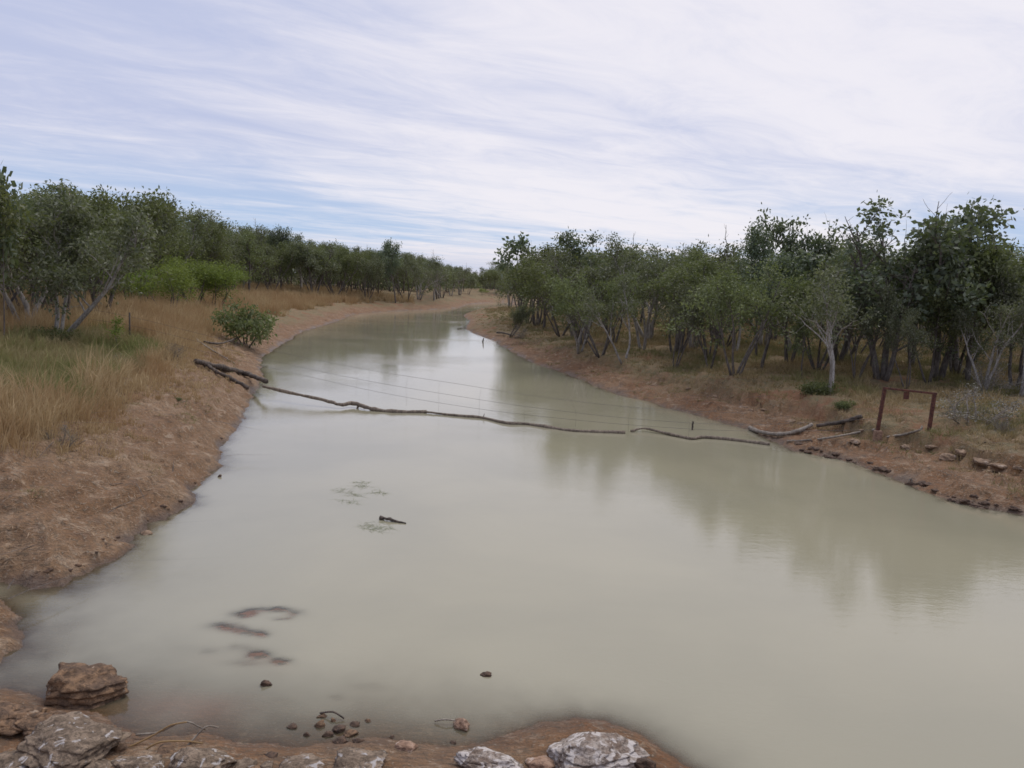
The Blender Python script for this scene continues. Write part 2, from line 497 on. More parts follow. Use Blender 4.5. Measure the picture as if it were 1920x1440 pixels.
def hgt(X, Y, full=False):
    X = np.asarray(X, float); Y = np.asarray(Y, float)
    d = poly_sd(X, Y)
    d = d + (0.26 * fbm(X, Y, 1.1, 3, 61) + 0.16 * fbm(X, Y, 4.5, 3, 62, 0.6)) * (1 - 0.6 * sstep(Y, 9, 8))
    wob = fbm(X, Y, 0.9, 3, 5) * 0.35
    cx = np.interp(Y, ctr[:, 0], ctr[:, 1])
    right = sstep(X - cx, -0.4, 0.4)
    near = sstep(Y, 8.6, 7.6) * sstep(X, 7.0, 5.5) * sstep(X, -6.5, -5.0)
    far = sstep(Y, 38, 60)
    dd = np.maximum(d, 0)
    hl = (2.15 * (1 - np.exp(-dd / (3.1 + 3.4 * far)))) * (1 + 0.12 * fbm(X, Y, 0.3, 3, 11))
    ledge = 0.38 * sstep(dd + wob * 2.2 + 0.5 * fbm(X, Y, 2.6, 3, 51), 1.9, 2.3) * sstep(Y, 60, 30)
    hr = 0.95 * (1 - np.exp(-dd / 3.4)) + ledge + 0.25 * sstep(dd, 6, 40)
    hn = 0.22 * (1 - np.exp(-dd / 1.0))
    h = hl * (1 - right) + hr * right
    h = h * (1 - near) + hn * near
    # causeway embankment that the camera's road runs on
    emb = np.clip((5.7 - Y) * 0.52, 0, 2.7)
    h = np.maximum(h, np.where(d > 0, emb * sstep(d, 0, 1.2), -9))
    # rough soil
    am = sstep(dd, 0, 1.5)
    h = h + am * (0.16 * fbm(X, Y, 0.55, 4, 3) + 0.06 * fbm(X, Y, 3.1, 3, 21))
    h = h + sstep(dd, 0.0, 0.25) * 0.05 * np.abs(fbm(X, Y, 2.2, 4, 33, 0.62)) * (1 + 2.2 * right)
    # small eroded steps on the bare slopes
    h = h + sstep(dd, 0.2, 0.8) * sstep(dd, 5.5, 3.5) * 0.045 * np.sin(h * 26 + 4 * fbm(X, Y, 0.8, 2, 9)) 
    # bed
    sh = sstep(Y, 15, 11) * sstep(X, 1.5, -1.0)
    bed = -np.minimum(0.9, -np.minimum(d, 0) * (0.30 * (1 - sh) + 0.075 * sh)) - 0.004
    nearmud = sstep(Y, 9.5, 8) 
    bed = bed * (1 - 0.35 * nearmud)
    h = np.where(d > 0, h, bed + 0.015 * fbm(X, Y, 2.0, 3, 8) * sstep(-d, 0, 0.5))
    for bx, by, rx, ry, top in BUMPS:
        q = ((X - bx) / rx) ** 2 + ((Y - by) / ry) ** 2 + 1.0 * fbm(X, Y, 4.0, 2, 44)
        g_ = np.exp(-np.maximum(q, 0) ** 1.3)
        h = np.where(d < 0, np.maximum(h, h * (1 - g_) + top * g_), h)
    if full:
        return h, d, right, near
    return h


def pick(px, py):
    """where the camera ray through a photo pixel meets the ground"""
    dr = cam_ray(px, py)
    t = np.geomspace(5, 700, 2600)
    P = np.array([0, 0, CAM_H]) + t[:, None] * dr
    g_ = np.maximum(hgt(P[:, 0], P[:, 1]), 0.0)
    below = np.nonzero(P[:, 2] <= g_)[0]
    k = below[0] if len(below) else len(t) - 1
    return np.array([P[k, 0], P[k, 1], g_[k]])


def zat(px, py, P):
    """height of the photo pixel at the distance of the ground point P"""
    dr = cam_ray(px, py)
    t = math.hypot(P[0], P[1]) / math.hypot(dr[0], dr[1])
    return CAM_H + dr[2] * t


# ------------------------------------------------------------------ ground and water sheets
def polar(az, rad):
    A, RR = np.meshgrid(az, rad)
    X = RR * np.sin(A); Y = RR * np.cos(A)
    ni, nj = A.shape
    i, j = np.meshgrid(np.arange(ni - 1), np.arange(nj - 1), indexing='ij')
    F = np.stack([i * nj + j, i * nj + j + 1, (i + 1) * nj + j + 1, (i + 1) * nj + j], -1).reshape(-1, 4)
    return X.ravel(), Y.ravel(), F


az = np.concatenate([np.radians(np.arange(-180, -42, 3.0)), np.radians(np.arange(-42, 42, 0.17)), np.radians(np.arange(42, 180.1, 3.0))])
rad = np.concatenate([[0.3, 1.5, 3.0, 4.5], np.geomspace(5.5, 160, 420), np.geomspace(165, 3500, 40)])
X, Y, F = polar(az, rad)
H, D, RGT, NEAR = hgt(X, Y, True)
veg = sstep(D + 1.2 * sstep(Y, 45, 65) + 0.9 * RGT + 1.2 * fbm(X, Y, 0.5, 3, 71), 2.2, 3.6) * (1 - NEAR)
wetn = fbm(X, Y, 1.3, 3, 13)
wet = (1 - sstep(H + 0.16 * wetn, -0.02, 0.12)) * sstep(H, -0.06, 0.0) * (1 - 0.6 * NEAR)
mound = np.zeros(len(X))
for bx, by, rx, ry, top in BUMPS[:11]:
    mound = np.maximum(mound, np.exp(-((X - bx) / rx) ** 2 * .5 - ((Y - by) / ry) ** 2 * .5))
wet = wet * (1 - 0.95 * mound)
rr = np.clip(RGT + 0.55 * NEAR + 0.85 * sstep(Y, 38, 60) * sstep(Y, 400, 200), 0, 1)
ground = mesh_np('ground', np.stack([X, Y, H], 1), F, M_GROUND, attrs={'wet': wet, 'veg': veg, 'right': rr, 'mound': mound})
tag(ground, kind='structure')

keep = (D < 0.25)
fk = keep[F].any(1)
used = np.unique(F[fk]); remap = -np.ones(len(X), int); remap[used] = np.arange(len(used))
wv = np.stack([X[used], Y[used], np.zeros(len(used))], 1)
water = mesh_np('water', wv, remap[F[fk]], M_WATER, attrs={'depth': np.clip(-H[used], 0, 2)})
tag(water, kind='structure')


# ------------------------------------------------------------------ trees
def leaves(rng, centers, n_per, spread, size, aspect=0.42, droop=0.3, flat=0.7):
    """leaf-sized four-sided faces spread round twig points"""
    C = np.repeat(np.asarray(centers), n_per, axis=0)
    n = len(C)
    cl = np.repeat(rng.random(len(centers)), n_per)
    off = rng.normal(size=(n, 3)) * spread * np.array([1, 1, flat])
    P = C + off
    dirv = rng.normal(size=(n, 3)) + off / max(spread, 1e-6) * 0.6 - np.array([0, 0, droop])
    dirv /= np.linalg.norm(dirv, axis=1, keepdims=True)
    s = np.cross(dirv, rng.normal(size=(n, 3))); s /= np.linalg.norm(s, axis=1, keepdims=True)
    L = size * rng.uniform(0.65, 1.35, n)[:, None]; W = L * aspect
    a_ = P; b_ = P + dirv * L * 0.5 + s * W * 0.5; c_ = P + dirv * L; d_ = P + dirv * L * 0.5 - s * W * 0.5
    V = np.stack([a_, b_, c_, d_], 1).reshape(-1, 3)
    F_ = np.arange(4 * n).reshape(-1, 4)
    rnd = np.repeat(rng.random(n), 4)
    return V, F_, rnd, np.repeat(cl, 4)


def grow(rng, start, direc, length, r0, r1, segs, wob, up):
    p = np.array(start, float); d_ = np.array(direc, float); d_ /= np.linalg.norm(d_)
    pts = [p.copy()]
    for k in range(segs):
        d_ = d_ + rng.normal(size=3) * wob + np.array([0, 0, up])
        d_ /= np.linalg.norm(d_)
        p = p + d_ * length / segs
        pts.append(p.copy())
    return np.array(pts), np.linspace(r0, r1, segs + 1)


def tree_mesh(seed, stems=5, lean=0.35, H=6.0, fork=0.35, nb=5, nt=5, spread=0.26, leaf=0.15, n_leaf=16, r0=0.07,
              wob=0.13, up=0.02, crown_wide=0.9, aspect=0.42, bare=0.14, bias=(0, 0)):
    """skeleton of stems > limbs > twigs; leaves gather round the twigs"""
    rng = np.random.default_rng(seed)
    parts, tips = [], []
    for s in range(stems):
        ph = 2 * np.pi * (s + rng.uniform(-.3, .3)) / stems
        ln = lean * rng.uniform(0.5, 1.25) if stems > 1 else lean * rng.uniform(0.2, 0.7)
        dr = np.array([math.cos(ph) * ln + bias[0], math.sin(ph) * ln + bias[1], 1.0])
        base = np.array([math.cos(ph), math.sin(ph), 0]) * (0.10 if stems > 1 else 0) * rng.uniform(0.5, 1.6)
        base[2] = -0.15
        L = H * rng.uniform(0.66, 0.92)
        pts, rd = grow(rng, base, dr, L, r0 * rng.uniform(0.8, 1.2), r0 * 0.25, 9, wob * 0.6, up)
        parts.append(tube(pts, rd, 7 if stems < 3 else 6))
        for b in range(nb):
            t = fork + (1 - fork) * (b + rng.uniform(0, 1)) / nb
            k = min(int(t * 9), 8); u = t * 9 - k
            p0 = pts[k] * (1 - u) + pts[k + 1] * u
            ph2 = rng.uniform(0, 2 * np.pi)
            out = np.array([math.cos(ph2), math.sin(ph2), 0]) * crown_wide + (pts[k + 1] - pts[k]) / np.linalg.norm(pts[k + 1] - pts[k]) * 0.6 + np.array([0, 0, 0.25])
            L2 = H * (0.36 - 0.20 * (t - fork) / (1 - fork)) * rng.uniform(0.7, 1.25)
            leafy = rng.random() > bare
            p2, r2 = grow(rng, p0, out, L2, r0 * 0.42 * (1.15 - t * 0.6), r0 * 0.10, 6, wob, 0.05)
            parts.append(tube(p2, r2, 5, False))
            for w in range(nt):
                t3 = 0.25 + 0.75 * (w + rng.uniform(0, 1)) / nt
                k3 = min(int(t3 * 6), 5)
                p3 = p2[k3]
                o3 = rng.normal(size=3) * 0.8 + np.array([0, 0, 0.35]) + (p2[-1] - p2[0]) / L2 * 0.6
                L3 = L2 * rng.uniform(0.28, 0.6)
                q, r3 = grow(rng, p3, o3, L3, r0 * 0.10, r0 * 0.035, 4, wob, 0.02)
                parts.append(tube(q, r3, 3, False))
                if leafy and rng.random() > 0.15: tips += [q[3], q[4]]
            if leafy: tips += [p2[-1]]
        tips += [pts[-1], pts[-2]]
    tips = np.array(tips)
    V, Fq = join_tubes(parts)
    LV, LF, rn, cl = leaves(rng, tips, n_leaf, spread, leaf, aspect)
    top = np.percentile(LV[:, 2], 99.6)
    f = H / top
    return V * f, Fq, LV * f, LF, rn, cl


PROTO = {}


def proto(key, name, bark, leafm, **kw):
    V, Fq, LV, LF, rn, cl = tree_mesh(**kw)
    wood = mesh_np(name + '_trunk', V, Fq, bark, link=False)
    crown = mesh_np(name + '_crown', LV, LF, leafm, attrs={'rnd': rn, 'clump': cl}, smooth=False, link=False) if kw.get('n_leaf', 1) > 0 else None
    PROTO[key] = (name, wood.data, crown.data if crown else None, kw.get('H', 6.0))
    bpy.data.objects.remove(wood)
    if crown: bpy.data.objects.remove(crown)


def place(key, P, height, rz, label, group=None, cat='tree', wide=1.0, tilt=None, name=None, sink=0.05):
    nm, wood, crown, H0 = PROTO[key]
    s = height / H0
    e = empty(name or nm, (float(P[0]), float(P[1]), float(P[2]) - sink), rz, (s * wide, s * wide, s))
    if tilt: e.rotation_euler = (tilt[0], tilt[1], rz)
    w = bpy.data.objects.new('trunk', wood); SC.collection.objects.link(w); w.parent = e
    if crown:
        c = bpy.data.objects.new('crown', crown); SC.collection.objects.link(c); c.parent = e
    tag(e, label, cat, group)
    return e


for i in range(7):      # many-stemmed grey green trees with dark stems
    proto(f'M{i}', 'many_stemmed_tree', M_BARK, M_LEAF if i % 2 else M_LEAF2, seed=100 + i, stems=[5, 4, 6, 3, 5, 4, 3][i], lean=0.42, fork=0.43, nb=[5, 5, 4, 7, 5, 5, 7][i], nt=5,
          n_leaf=32, leaf=0.15, spread=0.20, r0=0.065)
for i in range(4):      # single trunks, rounder crowns
    proto(f'S{i}', 'bushy_tree', M_BARK, [M_LEAF2, M_LEAF, M_LEAFB, M_LEAF][i], seed=200 + i, stems=[1, 2, 1, 2][i], lean=0.18, fork=0.34, nb=13 if i % 2 == 0 else 8, nt=7,
          n_leaf=36, leaf=0.155, spread=0.20, r0=0.10, crown_wide=1.0)
for i in range(4):      # pale bark, thin crown
    proto(f'P{i}', 'pale_barked_tree', M_PALE, M_LEAF, seed=300 + i, stems=[2, 3, 2, 3][i], lean=0.33, fork=0.36, nb=7, nt=5,
          n_leaf=24, leaf=0.15, spread=0.21, r0=0.10, wob=0.20, crown_wide=0.9)
proto('T0', 'tall_tree', M_BARK, M_LEAFB, seed=401, stems=3, lean=0.30, fork=0.25, nb=10, nt=6, n_leaf=16, leaf=0.18, spread=0.17, r0=0.11, aspect=0.55, H=7.0, crown_wide=0.8)
proto('T1', 'tall_tree', M_BARK, M_LEAFB, seed=402, stems=2, lean=0.16, fork=0.28, nb=10, nt=6, n_leaf=18, leaf=0.18, spread=0.16, r0=0.10, aspect=0.55, H=6.5, crown_wide=0.65)
proto('T2', 'tall_tree', M_BARK, M_LEAFB, seed=403, stems=1, lean=0.05, fork=0.40, nb=14, nt=6, n_leaf=26, leaf=0.17, spread=0.19, r0=0.11, aspect=0.5, H=6.5, crown_wide=0.9)
proto('T3', 'tall_tree', M_BARK, M_LEAFB, seed=404, stems=2, lean=0.25, fork=0.40, nb=7, nt=5, n_leaf=9, leaf=0.30, spread=0.18, r0=0.05, aspect=0.6, H=6.5, crown_wide=0.8)
proto('W0', 'broad_leaved_tree', M_PALE, M_LEAF, seed=411, stems=3, lean=0.45, fork=0.25, nb=9, nt=7, n_leaf=27, leaf=0.20, spread=0.21, r0=0.11, aspect=0.40, H=7.0, crown_wide=1.0, wob=0.17)
proto('W1', 'broad_leaved_tree', M_BARK, M_LEAF2, seed=412, stems=2, lean=0.30, fork=0.25, nb=11, nt=7, n_leaf=27, leaf=0.18, spread=0.21, r0=0.11, aspect=0.40, H=7.0, crown_wide=1.0, wob=0.15)
for i in range(3):
    proto(f'G{i}', 'green_bush', M_BARK, M_LEAFG, seed=500 + i, stems=[5, 4, 6][i], lean=0.55, fork=0.40, nb=5, nt=5, n_leaf=32, leaf=0.085, spread=0.20, r0=0.030, H=3.0, crown_wide=1.1)
for i in range(2):
    proto(f'D{i}', 'dead_bush', M_LOGP, M_LEAFD, seed=600 + i, stems=8, lean=0.85, fork=0.15, nb=7, nt=7, n_leaf=3, leaf=0.045, spread=0.08, r0=0.022, H=1.4, wob=0.25)
proto('K0', 'bare_grey_tree', M_PALE, M_LEAFD, seed=610, stems=4, lean=0.5, fork=0.2, nb=7, nt=7, n_leaf=1, leaf=0.06, spread=0.1, r0=0.07, H=4.5, wob=0.28)
proto('L0', 'leafy_shrub', M_BARK, M_LEAF2, seed=620, stems=5, lean=0.8, fork=0.2, nb=6, nt=4, n_leaf=15, leaf=0.14, spread=0.16, r0=0.035, H=1.9, crown_wide=1.0)
proto('Y0', 'sapling', M_BARK, M_LEAFG, seed=630, stems=1, lean=0.1, fork=0.35, nb=5, nt=2, n_leaf=12, leaf=0.13, spread=0.09, r0=0.018, H=1.7, crown_wide=0.5)
proto('N0', 'low_shrub', M_BARK, M_LEAF2, seed=640, stems=6, lean=0.8, fork=0.1, nb=5, nt=4, n_leaf=16, leaf=0.08, spread=0.10, r0=0.014, H=0.7, crown_wide=1.0)

RNG = np.random.default_rng(7)
taken = []


def hero(key, bx, by, topy, label, wide=1.0, rz=None, tilt=None, group=None, cat='tree', topx=None, name=None):
    P = pick(bx, by)
    h = max(zat(bx if topx is None else topx, topy, P) - P[2], 0.12)
    taken.append((P[0], P[1]))
    return place(key, P, h, RNG.uniform(0, 6.28) if rz is None else rz, label, group, cat, wide, tilt, name)


# right bank, from the far point towards the right edge of the photograph
hero('T3', 975, 600, 438, 'loose tree with big pale green leaf clumps sticking out over the creek bend', 0.9, rz=2.0, topx=960)
hero('M2', 1008, 612, 455, 'dark tree of fanning black stems on the point of the right bank', 1.15)
hero('S1', 957, 632, 560, 'small tree leaning over the water from the tip of the right bank', 0.9, tilt=(0, R(28)))
hero('D0', 972, 634, 608, 'grey dead stump bush beside the small leaning tree', 1.0, cat='dead bush', name='dead_bush')
hero('T2', 1095, 640, 436, 'round dark crown rising above the wood right of the black stemmed tree', 0.9)
hero('P1', 1085, 662, 500, 'thin pale limbed tree at the front of the wood above the bank grass', 0.9)
hero('M0', 1125, 668, 505, 'dark tree with stems curving left like a bow above the bank', 0.95, tilt=(0, R(-10)))
hero('P2', 1168, 682, 520, 'tree with a crooked white lower trunk leaning left near the bank edge', 0.9, tilt=(0, R(-14)))
hero('P0', 1205, 655, 442, 'see-through grey crowned tree at the left of the two hazy tops', 0.8)
hero('P3', 1300, 655, 452, 'see-through grey crowned tree at the right of the two hazy tops', 0.9)
hero('M3', 1265, 690, 530, 'slim three stemmed tree standing forward on orange ground', 0.8)
hero('M5', 1330, 692, 520, 'four stemmed tree beside the great fan of stems', 0.8)
hero('M4', 1377, 704, 490, 'great fan of grey stems spreading from one root above the bank', 1.0)
hero('S2', 1418, 668, 414, 'tall round topped tree left of the narrow tall one', 0.62)
hero('T1', 1478, 682, 400, 'narrow tall tree with two pointed tops and sky between the leaves', 0.62)
hero('S0', 1503, 702, 560, 'small straight dark trunk standing alone before the tall narrow tree', 0.55)
hero('P2', 1558, 738, 490, 'stout pale trunk forking high into white limbs near the rusty frame', 0.85, rz=0.6)
hero('T0', 1655, 712, 374, 'tallest tree of the right bank with ragged open crown', 1.2, rz=0.4)
hero('T1', 1760, 712, 372, 'tall ragged tree just right of the tallest crown', 0.95, rz=1.0)
hero('W1', 1815, 715, 440, 'dark broad tree at the right shoulder of the tallest crowns', 0.8)
hero('M3', 1700, 728, 575, 'low green tree directly behind the rusty frame', 0.75)
hero('M1', 1605, 712, 530, 'dark stemmed tree just behind the rusty frame posts', 0.7)
hero('M6', 1740, 716, 545, 'low dark tree filling the space right behind the frame', 0.9)
hero('P1', 1845, 735, 540, 'pale thin trunk forked like a Y near the right edge', 0.8)
hero('S3', 1900, 728, 490, 'dark tree cut by the right edge of the view', 0.8)
hero('P0', 1915, 740, 540, 'pale slanting trunk at the right edge of the view', 0.8, tilt=(0, R(12)))
hero('D0', 1825, 790, 720, 'dead grey bush with hazy twigs on the right bank slope', 1.7, cat='dead bush')
hero('D1', 1855, 735, 665, 'dead pale bush standing under the pale forked trunk', 1.0, cat='dead bush')
hero('D1', 1880, 808, 775, 'small dead grey bush low on the slope near the right edge', 1.2, cat='dead bush')
hero('N0', 1535, 735, 712, 'low green shrub at the foot of the stout pale trunk', 1.1, cat='shrub')
hero('N0', 1585, 762, 748, 'low olive shrub between pale trunk and ledge', 1.0, cat='shrub')
# left bank
hero('W0', 112, 632, 338, 'broad leaved grey tree whose bare limbs slant up to the left', 0.95, rz=0.3)
hero('W1', -30, 645, 345, 'broad leaved tree filling the left edge of the view', 0.9, rz=1.0)
hero('T3', 4, 652, 296, 'thin tree with one leafy sprig poking up at the left edge', 0.5, rz=0.2, topx=15)
hero('W1', 190, 600, 345, 'broad leaved tree right of the slanting grey tree', 0.9, rz=3.0)
hero('S3', 265, 572, 362, 'leafy tree whose top stands alone behind the bright green bushes', 0.75)
hero('S0', 330, 565, 385, 'olive tree behind the bright green bushes', 0.8)
hero('M1', 150, 590, 450, 'dark low tree between the two broad leaved trees', 0.9)
hero('S1', 392, 556, 402, 'dark topped tree right above the bright green bushes', 0.75)
hero('P0', 455, 548, 422, 'white trunked tree at the right end of the bright green bushes', 0.8)
hero('S2', 502, 546, 424, 'dark tree beside the white trunked one on the left bank', 0.75)
hero('P2', 565, 548, 436, 'grey twiggy tree with a pale crown on the left bank', 0.8)
hero('K0', 588, 548, 480, 'bare grey tangled tree in front of the left wood', 1.0, cat='dead tree')
hero('M0', 645, 555, 462, 'tree with thick dark stems at the inner edge of the left wood', 0.9)
hero('S2', 742, 568, 450, 'tree with one high tuft standing on the far bare bank', 0.75)
hero('P3', 785, 562, 478, 'grey feathery tree at the end of the left wood by the bend', 0.9)
hero('G0', 258, 580, 494, 'bright green bush leftmost of its row', 1.3, cat='bush', group='bright green bushes on the left bank')
hero('G1', 322, 592, 484, 'bright green bush nearest the grass with several thin stems', 1.3, cat='bush', group='bright green bushes on the left bank')
hero('G2', 362, 580, 480, 'bright yellowish green bush in the middle of its row', 1.3, cat='bush', group='bright green bushes on the left bank')
hero('G0', 402, 584, 492, 'bright green bush rightmost of its row', 1.25, rz=2.4, cat='bush', group='bright green bushes on the left bank')
hero('L0', 462, 645, 568, 'dark glossy shrub hanging over the waterline of the left bank', 0.85, tilt=(0, R(10)), cat='shrub')
hero('Y0', 222, 655, 588, 'thin sapling with two leaf tufts beside the wire fence post', 1.0, cat='sapling')
hero('N0', 110, 640, 612, 'low green shrub under the slanting grey tree', 1.2, cat='shrub')
hero('D0', 220, 690, 660, 'purplish dead bush in the grass below the sapling', 1.0, cat='dead bush')
hero('D1', 325, 672, 640, 'purplish dead bush at the edge of the bare slope', 1.0, cat='dead bush')
hero('D0', 118, 838, 790, 'dead twiggy bush at the lower edge of the tall grass', 1.0, rz=2, cat='dead bush')
hero('N0', 332, 750, 744, 'tiny green plant on the bare left slope', 0.8, cat='plant')
hero('G1', 905, 553, 540, 'yellow green bush across the far bend', 1.6, cat='bush')

# the woods behind: each trunk its own tree, heights held under the skyline of the photograph
SKY = np.array([(-400, 330), (0, 350), (60, 345), (150, 350), (220, 375), (300, 380), (400, 405), (500, 430), (600, 450), (700, 466), (760, 470), (830, 488),
                (900, 508), (940, 485), (1000, 470), (1100, 455), (1200, 455), (1350, 470), (1400, 450), (1530, 480), (1600, 420), (1800, 430), (1860, 480), (1920, 492), (2300, 480)], float)
FRONT = np.array([(-400, 655), (0, 630), (110, 612), (250, 578), (440, 554), (560, 552), (640, 558), (740, 570), (800, 568), (840, 557), (900, 549), (940, 562), (985, 605),
                  (1100, 655), (1170, 672), (1375, 698), (1500, 700), (1650, 722), (1920, 745), (2300, 790)], float)
NICK = [(975, 'the loose big leaved tree'), (1008, 'the black stemmed fan tree'), (1095, 'the round dark crown'), (1168, 'the crooked white trunk'), (1265, 'the slim three stemmed tree'),
        (1377, 'the great fan of stems'), (1418, 'the tall round topped tree'), (1478, 'the narrow tall tree'), (1558, 'the stout pale forked trunk'), (1655, 'the tallest tree'), (1760, 'the tall ragged tree'),
        (1845, 'the pale Y shaped trunk'), (1915, 'the slanting pale trunk'), (-30, 'the broad tree at the left edge'), (112, 'the slanting grey tree'), (190, 'the second broad leaved tree'),
        (258, 'the leftmost bright bush'), (322, 'the nearest bright bush'), (402, 'the rightmost bright bush'), (455, 'the white trunked tree'), (565, 'the grey twiggy tree'), (588, 'the bare grey tangle'),
        (645, 'the thick dark stems'), (742, 'the tree with a high tuft'), (785, 'the grey feathery tree'), (880, 'the creek bend')]
KIND = {'M': ('many stemmed', 'tree'), 'S': ('bushy', 'tree'), 'P': ('pale barked', 'tree')}
used_labels = {}


def wood_label(kd, px, r_, hh, row):
    nk = min(NICK, key=lambda q: abs(q[0] - px))
    side = 'left of' if px < nk[0] - 12 else 'right of' if px > nk[0] + 12 else 'behind'
    size = 'short' if hh < 4.2 else 'tall' if hh > 6.0 else 'middling'
    where = ['front row', 'second row', 'mid wood', 'back row'][row]
    return f"{size} {KIND[kd][0]} tree, {where}, {side} {nk[1]}"


nfill = 0
tk = np.array(taken)
rg = np.random.default_rng(21)
tries = 0
# the edge of the wood on the ground, from the photograph, and how far behind it a place lies
FG = [(px, pick(px, np.interp(px, FRONT[:, 0], FRONT[:, 1]))) for px in np.arange(-140, 2060, 12)]
FPXS = np.array([q[0] for q in FG]); FDIST = np.array([math.hypot(q[1][0], q[1][1]) for q in FG])
while nfill < 262 and tries < 60000:
    tries += 1
    px0 = rg.uniform(-130, 2040)
    dr = cam_ray(px0, 560); n_ = math.hypot(dr[0], dr[1])
    f0 = np.interp(px0, FPXS, FDIST)
    back = 30 * rg.random() ** 1.6 * (1 + f0 / 60)
    r_ = f0 + back
    x_, y_ = dr[0] / n_ * r_, dr[1] / n_ * r_
    h_, d_, rt, _n = hgt(np.array([x_]), np.array([y_]), True)
    if d_[0] < 2.2 or (rt[0] > 0.5 and back > 7 and rg.random() < 0.6): continue
    px, py, _w = project((x_, y_, h_[0])); px, py = px[0], py[0]
    if py > np.interp(px, FRONT[:, 0], FRONT[:, 1]) + 1: continue
    md = 1.7 + 0.012 * r_ + back * 0.03
    if np.min((tk[:, 0] - x_) ** 2 + (tk[:, 1] - y_) ** 2) < md * md: continue
    sk = np.interp(px, SKY[:, 0], SKY[:, 1]) + abs(rg.normal()) * (17 if px > 900 or px < 250 else 9) + 2
    hm = zat(px, sk, (x_, y_, 0)) - h_[0]
    hh = min(rg.uniform(4.3, 7.6) * (1 + 0.35 * (rt[0] < 0.5)), hm)
    if hh < 2.6: continue
    kd = rg.choice(['M', 'S', 'P'], p=[0.5, 0.32, 0.18])
    key = kd + str(rg.integers({'M': 7, 'S': 4, 'P': 4}[kd]))
    row = 0 if back < 4 else 1 if back < 10 else 2 if back < 22 else 3
    lab = wood_label(kd, px, r_, hh, row)
    bank = 'right' if rt[0] > 0.5 else 'left'
    if lab in used_labels:
        size = ['very low', 'low', 'lowish', 'medium', 'tallish', 'tall', 'very tall'][int(np.clip((hh - 2.6) / 0.8, 0, 6))]
        lev = ['level with the rusty frame', 'level with the floating logs', 'level with the bright bushes', 'level with the glossy shrub', 'past the leaning tree', 'level with the bare bank',
               'just before the bend', 'beyond the creek bend'][int(np.searchsorted([26, 34, 42, 52, 66, 90, 125], r_))]
        lab = f"{size} {KIND[kd][0]} tree, {['front row', 'second row', 'mid wood', 'back row'][row]}, {bank} bank, {lev}"
    o = place(key, (x_, y_, h_[0]), hh, rg.uniform(0, 6.28), lab, None, 'tree', rg.uniform(0.9, 1.2) * max(1.0, 4.8 / max(hh, 3.4)))
    used_labels.setdefault(lab, []).append(o)
    o['group'] = ('many stemmed trees', 'bushy trees', 'pale barked trees')['MSP'.index(kd)] + (' of the right wood' if rt[0] > 0.5 else ' of the left wood')
    tk = np.vstack([tk, [x_, y_]])
    nfill += 1
print('fill trees', nfill, tries, 'shared labels', sum(len(v_) for v_ in used_labels.values() if len(v_) > 1))

# far-off wood that reads as one mass
rng = np.random.default_rng(5)
cs = []
for k in range(900):
    a_ = rng.uniform(R(-38), R(38)); r_ = max(70 + 330 * rng.random(), np.interp(960 + FPX * math.tan(a_), FPXS, FDIST) + 38)
    x_, y_ = r_ * math.sin(a_), r_ * math.cos(a_)
    px, _, _ = project((x_, y_, 3)); sk = np.interp(px[0], SKY[:, 0], SKY[:, 1])
    hh = max(min(rng.uniform(5, 9), zat(px[0], sk + rng.uniform(16, 45), (x_, y_, 0))) - 0, 3.0)
    if poly_sd(np.array([x_]), np.array([y_]))[0] < 5: continue
    for q in range(16):
        cs.append((x_ + rng.normal() * 2.2, y_ + rng.normal() * 2.2, 2.0 + rng.uniform(0.3, hh - 2.0)))
LV, LF, rn, cl = leaves(rng, np.array(cs), 14, 0.75, 0.45, 0.6)
o = mesh_np('distant_wood', LV, LF, M_LEAF, attrs={'rnd': rn, 'clump': cl}, smooth=False)
tag(o, 'dark band of far-off woodland along the horizon', 'woodland', kind='stuff')


# ------------------------------------------------------------------ grass
def blades(rng, P, n_per, height, lean, width, rad_=0.10, flat=0.0):
    """tufts of narrow three-segment blades rooted at the points P"""
    n = len(P) * n_per
    B = np.repeat(P, n_per, axis=0)
    hs = np.repeat(rng.uniform(0.45, 1.3, len(P)) * (1 + 0.7 * fbm(P[:, 0], P[:, 1], 1.2, 2, 88)), n_per)
    ph = rng.uniform(0, 2 * np.pi, n)
    rr_ = rng.random(n) * rad_
    B = B + np.stack([np.cos(ph) * rr_, np.sin(ph) * rr_, np.full(n, -0.02)], 1)
    dist = np.hypot(B[:, 0], B[:, 1])
    w = width * (1 + dist / 35.0)
    h = (height if np.isscalar(height) else np.repeat(height, n_per)) * hs * rng.uniform(0.5, 1.1, n)
    ph2 = ph + rng.normal(size=n) * 0.8
    ln = lean * rng.uniform(0.2, 1.6, n)
    o_ = np.stack([np.cos(ph2) * ln + 0.10, np.sin(ph2) * ln, np.ones(n)], 1)
    o_[:, 2] -= flat
    o_ /= np.linalg.norm(o_, axis=1, keepdims=True)
    side = np.stack([-np.sin(ph2 + rng.normal(size=n)), np.cos(ph2 + rng.normal(size=n)), np.zeros(n)], 1)
    M = B + o_ * (h * 0.55)[:, None]
    tip = B + o_ * h[:, None] + np.stack([np.cos(ph2) * ln * h * 0.35, np.sin(ph2) * ln * h * 0.35, -0.12 * h * ln / max(lean, .1)], 1)
    V = np.stack([B - side * w[:, None] * .5, B + side * w[:, None] * .5, M + side * w[:, None] * .42, M - side * w[:, None] * .42, tip], 1).reshape(-1, 3)
    k = np.arange(n)[:, None] * 5
    return V, [k + np.array([[0, 1, 2, 3]]), k + np.array([[3, 2, 4]])], np.repeat(rng.random(n), 5)


